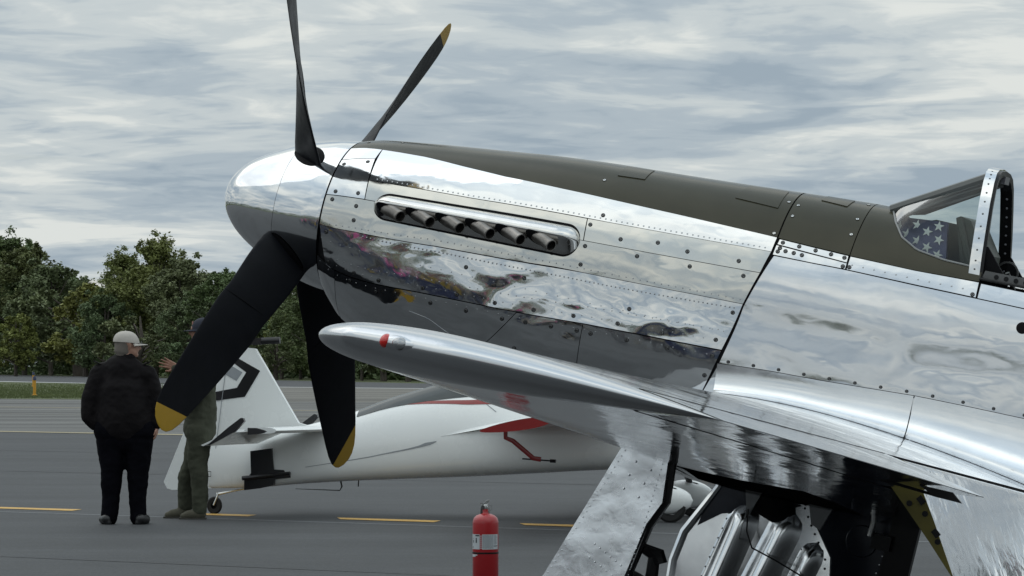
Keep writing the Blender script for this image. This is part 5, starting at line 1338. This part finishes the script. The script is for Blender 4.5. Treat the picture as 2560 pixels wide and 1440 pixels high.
# ================================================================== FIRE EXTINGUISHER
dE = 20.8; xE = (1214 - 1280) / 7600 * dE
ex = empty('fire_extinguisher', Matrix.Translation((xE, dE, 0)), label='red fire extinguisher with silver handle standing on the apron', cat='extinguisher')
M_er = pmat('extinguisher_red', (.33, .008, .012), .28, 0, .5, coat=.35, cvar=(8, .06), rvar=(12, .38))
M_hand = pmat('handle_steel', (.55, .55, .54), .25, 1., cvar=(20, .1))
r0 = .0885
m = MB(); m.lathe([(0, .0), (r0 * .9, .0), (r0, .012), (r0, .418), (r0 * .985, .436), (r0 * .90, .455), (r0 * .70, .472), (r0 * .40, .482), (.024, .486), (.021, .492), (.021, .515), (0, .515)], 48); m.build('cylinder', M_er, ex, ang=60)
m = MB(); m.lathe([(r0 + .0005, .212), (r0 + .002, .213), (r0 + .002, .223), (r0 + .0005, .224)], 48); m.build('strap_band', M_black, ex)
# printed label
lab = MB()
def lab_patch(a0, a1, z0, z1, o, m_):
    V = []; n = 10
    for i in range(n + 1):
        a = R(lerp(a0, a1, i / n)); 
        for z in (z0, z1): V.append(Vector(((r0 + o) * math.sin(a), -(r0 + o) * math.cos(a), z)))
    lab.add(V, [(2 * i, 2 * i + 2, 2 * i + 3, 2 * i + 1) for i in range(n)], m_)
lab_patch(-84, -26, .244, .346, .0006, 0); lab_patch(-15, 68, .244, .346, .0006, 0)
M_lab = pmat('label_paper', (.44, .47, .49), .5); M_ink = pmat('label_ink', (.03, .03, .035), .5); M_ink2 = pmat('label_fine_print', (.20, .22, .24), .5)
lab_patch(-50, -28, .333, .342, .001, 1)
rnd = random.Random(3)
for k in range(16):
    z = .340 - k * .0058; a = -12
    while a < 36:
        w_ = rnd.uniform(4, 11); lab_patch(a, min(a + w_, 37), z - .0016, z + .0012, .0010, 2); a += w_ + rnd.uniform(1, 2.5)
for k in range(10):
    z = .340 - k * .0068; lab_patch(42, rnd.uniform(50, 62), z - .0018, z + .0014, .0010, 2)
lab_patch(40, 65, .264, .269, .0012, 1)
for (a, z, h_) in ((-70, .288, .014), (-48, .288, .014), (-70, .300, .006), (-48, .302, .010), (-74, .250, .014), (-70, .316, .004), (-48, .313, .008)): lab_patch(a, a + 7, z, z + h_, .0011, 1)
for k in range(7): lab_patch(-23, -17, .250 + k * .0135, .257 + k * .0135, .0011, 0)
lab_patch(-80, -50, .192, .209, .0006, 0); lab_patch(-50, -38, .201, .209, .0006, 0)
lab.build('printed_label', [M_lab, M_ink, M_ink2], ex, smooth=True)
m = MB(); m.lathe([(.0, .515), (.019, .515), (.021, .53), (.016, .548), (.0, .549)], 18); m.build('valve', M_hand, ex)
m = MB(); m.prism([(-.030, .545), (-.012, .556), (.004, .572), (.022, .579), (.030, .574), (.024, .563), (.008, .552), (.0, .540), (-.02, .536)], (0, .012, 0), (1, 0, 0), (0, 0, 1), (0, -.024, 0)); m.build('lever', M_hand, ex, smooth=False)
m = MB(); m.prism([(.004, .545), (.016, .548), (.034, .496), (.030, .487), (.022, .490)], (0, .011, 0), (1, 0, 0), (0, 0, 1), (0, -.022, 0)); m.build('carry_handle', M_hand, ex, smooth=False)
m = MB(); m.tube([Vector((.028 + .015 * math.cos(a), -.006, .524 + .017 * math.sin(a))) for a in [i * .35 for i in range(18)]], .0013, 5); m.build('pull_pin_ring', M_screw, ex)
m = MB(); m.tube([(-.012, 0, .55), (-.036, -.004, .557)], .004, 6); m.lathe([(0, .004), (.012, .004), (.013, -.004), (0, -.004)], 16, (0, 1, 0), (-.018, -.018, .528)); m.tube([(-.02, 0, .535), (-.029, 0, .52), (-.03, 0, .48)], .007, 8); m.build('gauge_and_hose', M_screw, ex)

# ================================================================== SPECTATORS behind the camera, mirrored in the skin
rnd = random.Random(21); V = []; FC = []; MI = []
cols = [(.55, .56, .60), (.04, .05, .11), (.50, .015, .015), (.02, .02, .02), (.75, .12, .36), (.10, .10, .11), (.35, .25, .05), (.07, .09, .14), (.30, .27, .22), (.25, .13, .09)]
cm_ = [pmat('crowd_colour_%s' % n_, c_, .8) for n_, c_ in zip('grey navy red black pink charcoal ochre blue beige skin'.split(), cols)]
cb_ = MB()
def figure(x, y, h):
    c1, c2 = rnd.randrange(9), rnd.choice((1, 3, 5, 7, 8)); s = h / 1.75
    for dx in (-.09, .09): cb_.tube([(x + dx, y, 0), (x + dx, y, .45 * s), (x + dx * .9, y, .86 * s)], [.06, .07, .09], 6, m=c2)
    cb_.tube([(x, y, .82 * s), (x, y, 1.15 * s), (x, y, 1.42 * s), (x, y, 1.5 * s)], [.16, .17, .19, .07], 8, m=c1)
    for dx in (-.22, .22): cb_.tube([(x + dx * .9, y, 1.4 * s), (x + dx * 1.15, y, 1.1 * s), (x + dx, y - .05, .85 * s)], [.055, .05, .04], 5, m=c1)
    cb_.tube([(x, y, 1.46 * s), (x, y, 1.55 * s), (x, y, 1.66 * s), (x, y, 1.75 * s)], [.05, .09, .095, .04], 8, m=9)
for i in range(80):
    figure(rnd.uniform(-34, -5), rnd.uniform(-14, -3), rnd.uniform(1.5, 1.9))
for i in range(46): figure(rnd.uniform(-17, -6.5), rnd.uniform(1.5, 9.5), rnd.uniform(1.5, 1.9))
for i in range(14): figure(rnd.uniform(-2, 12), rnd.uniform(-9, -3), rnd.uniform(1.5, 1.9))
o = cb_.build('crowd', cm_, None); tag(o, 'crowd of spectators standing behind the camera, mirrored in the polished nose', 'crowd', kind='stuff')
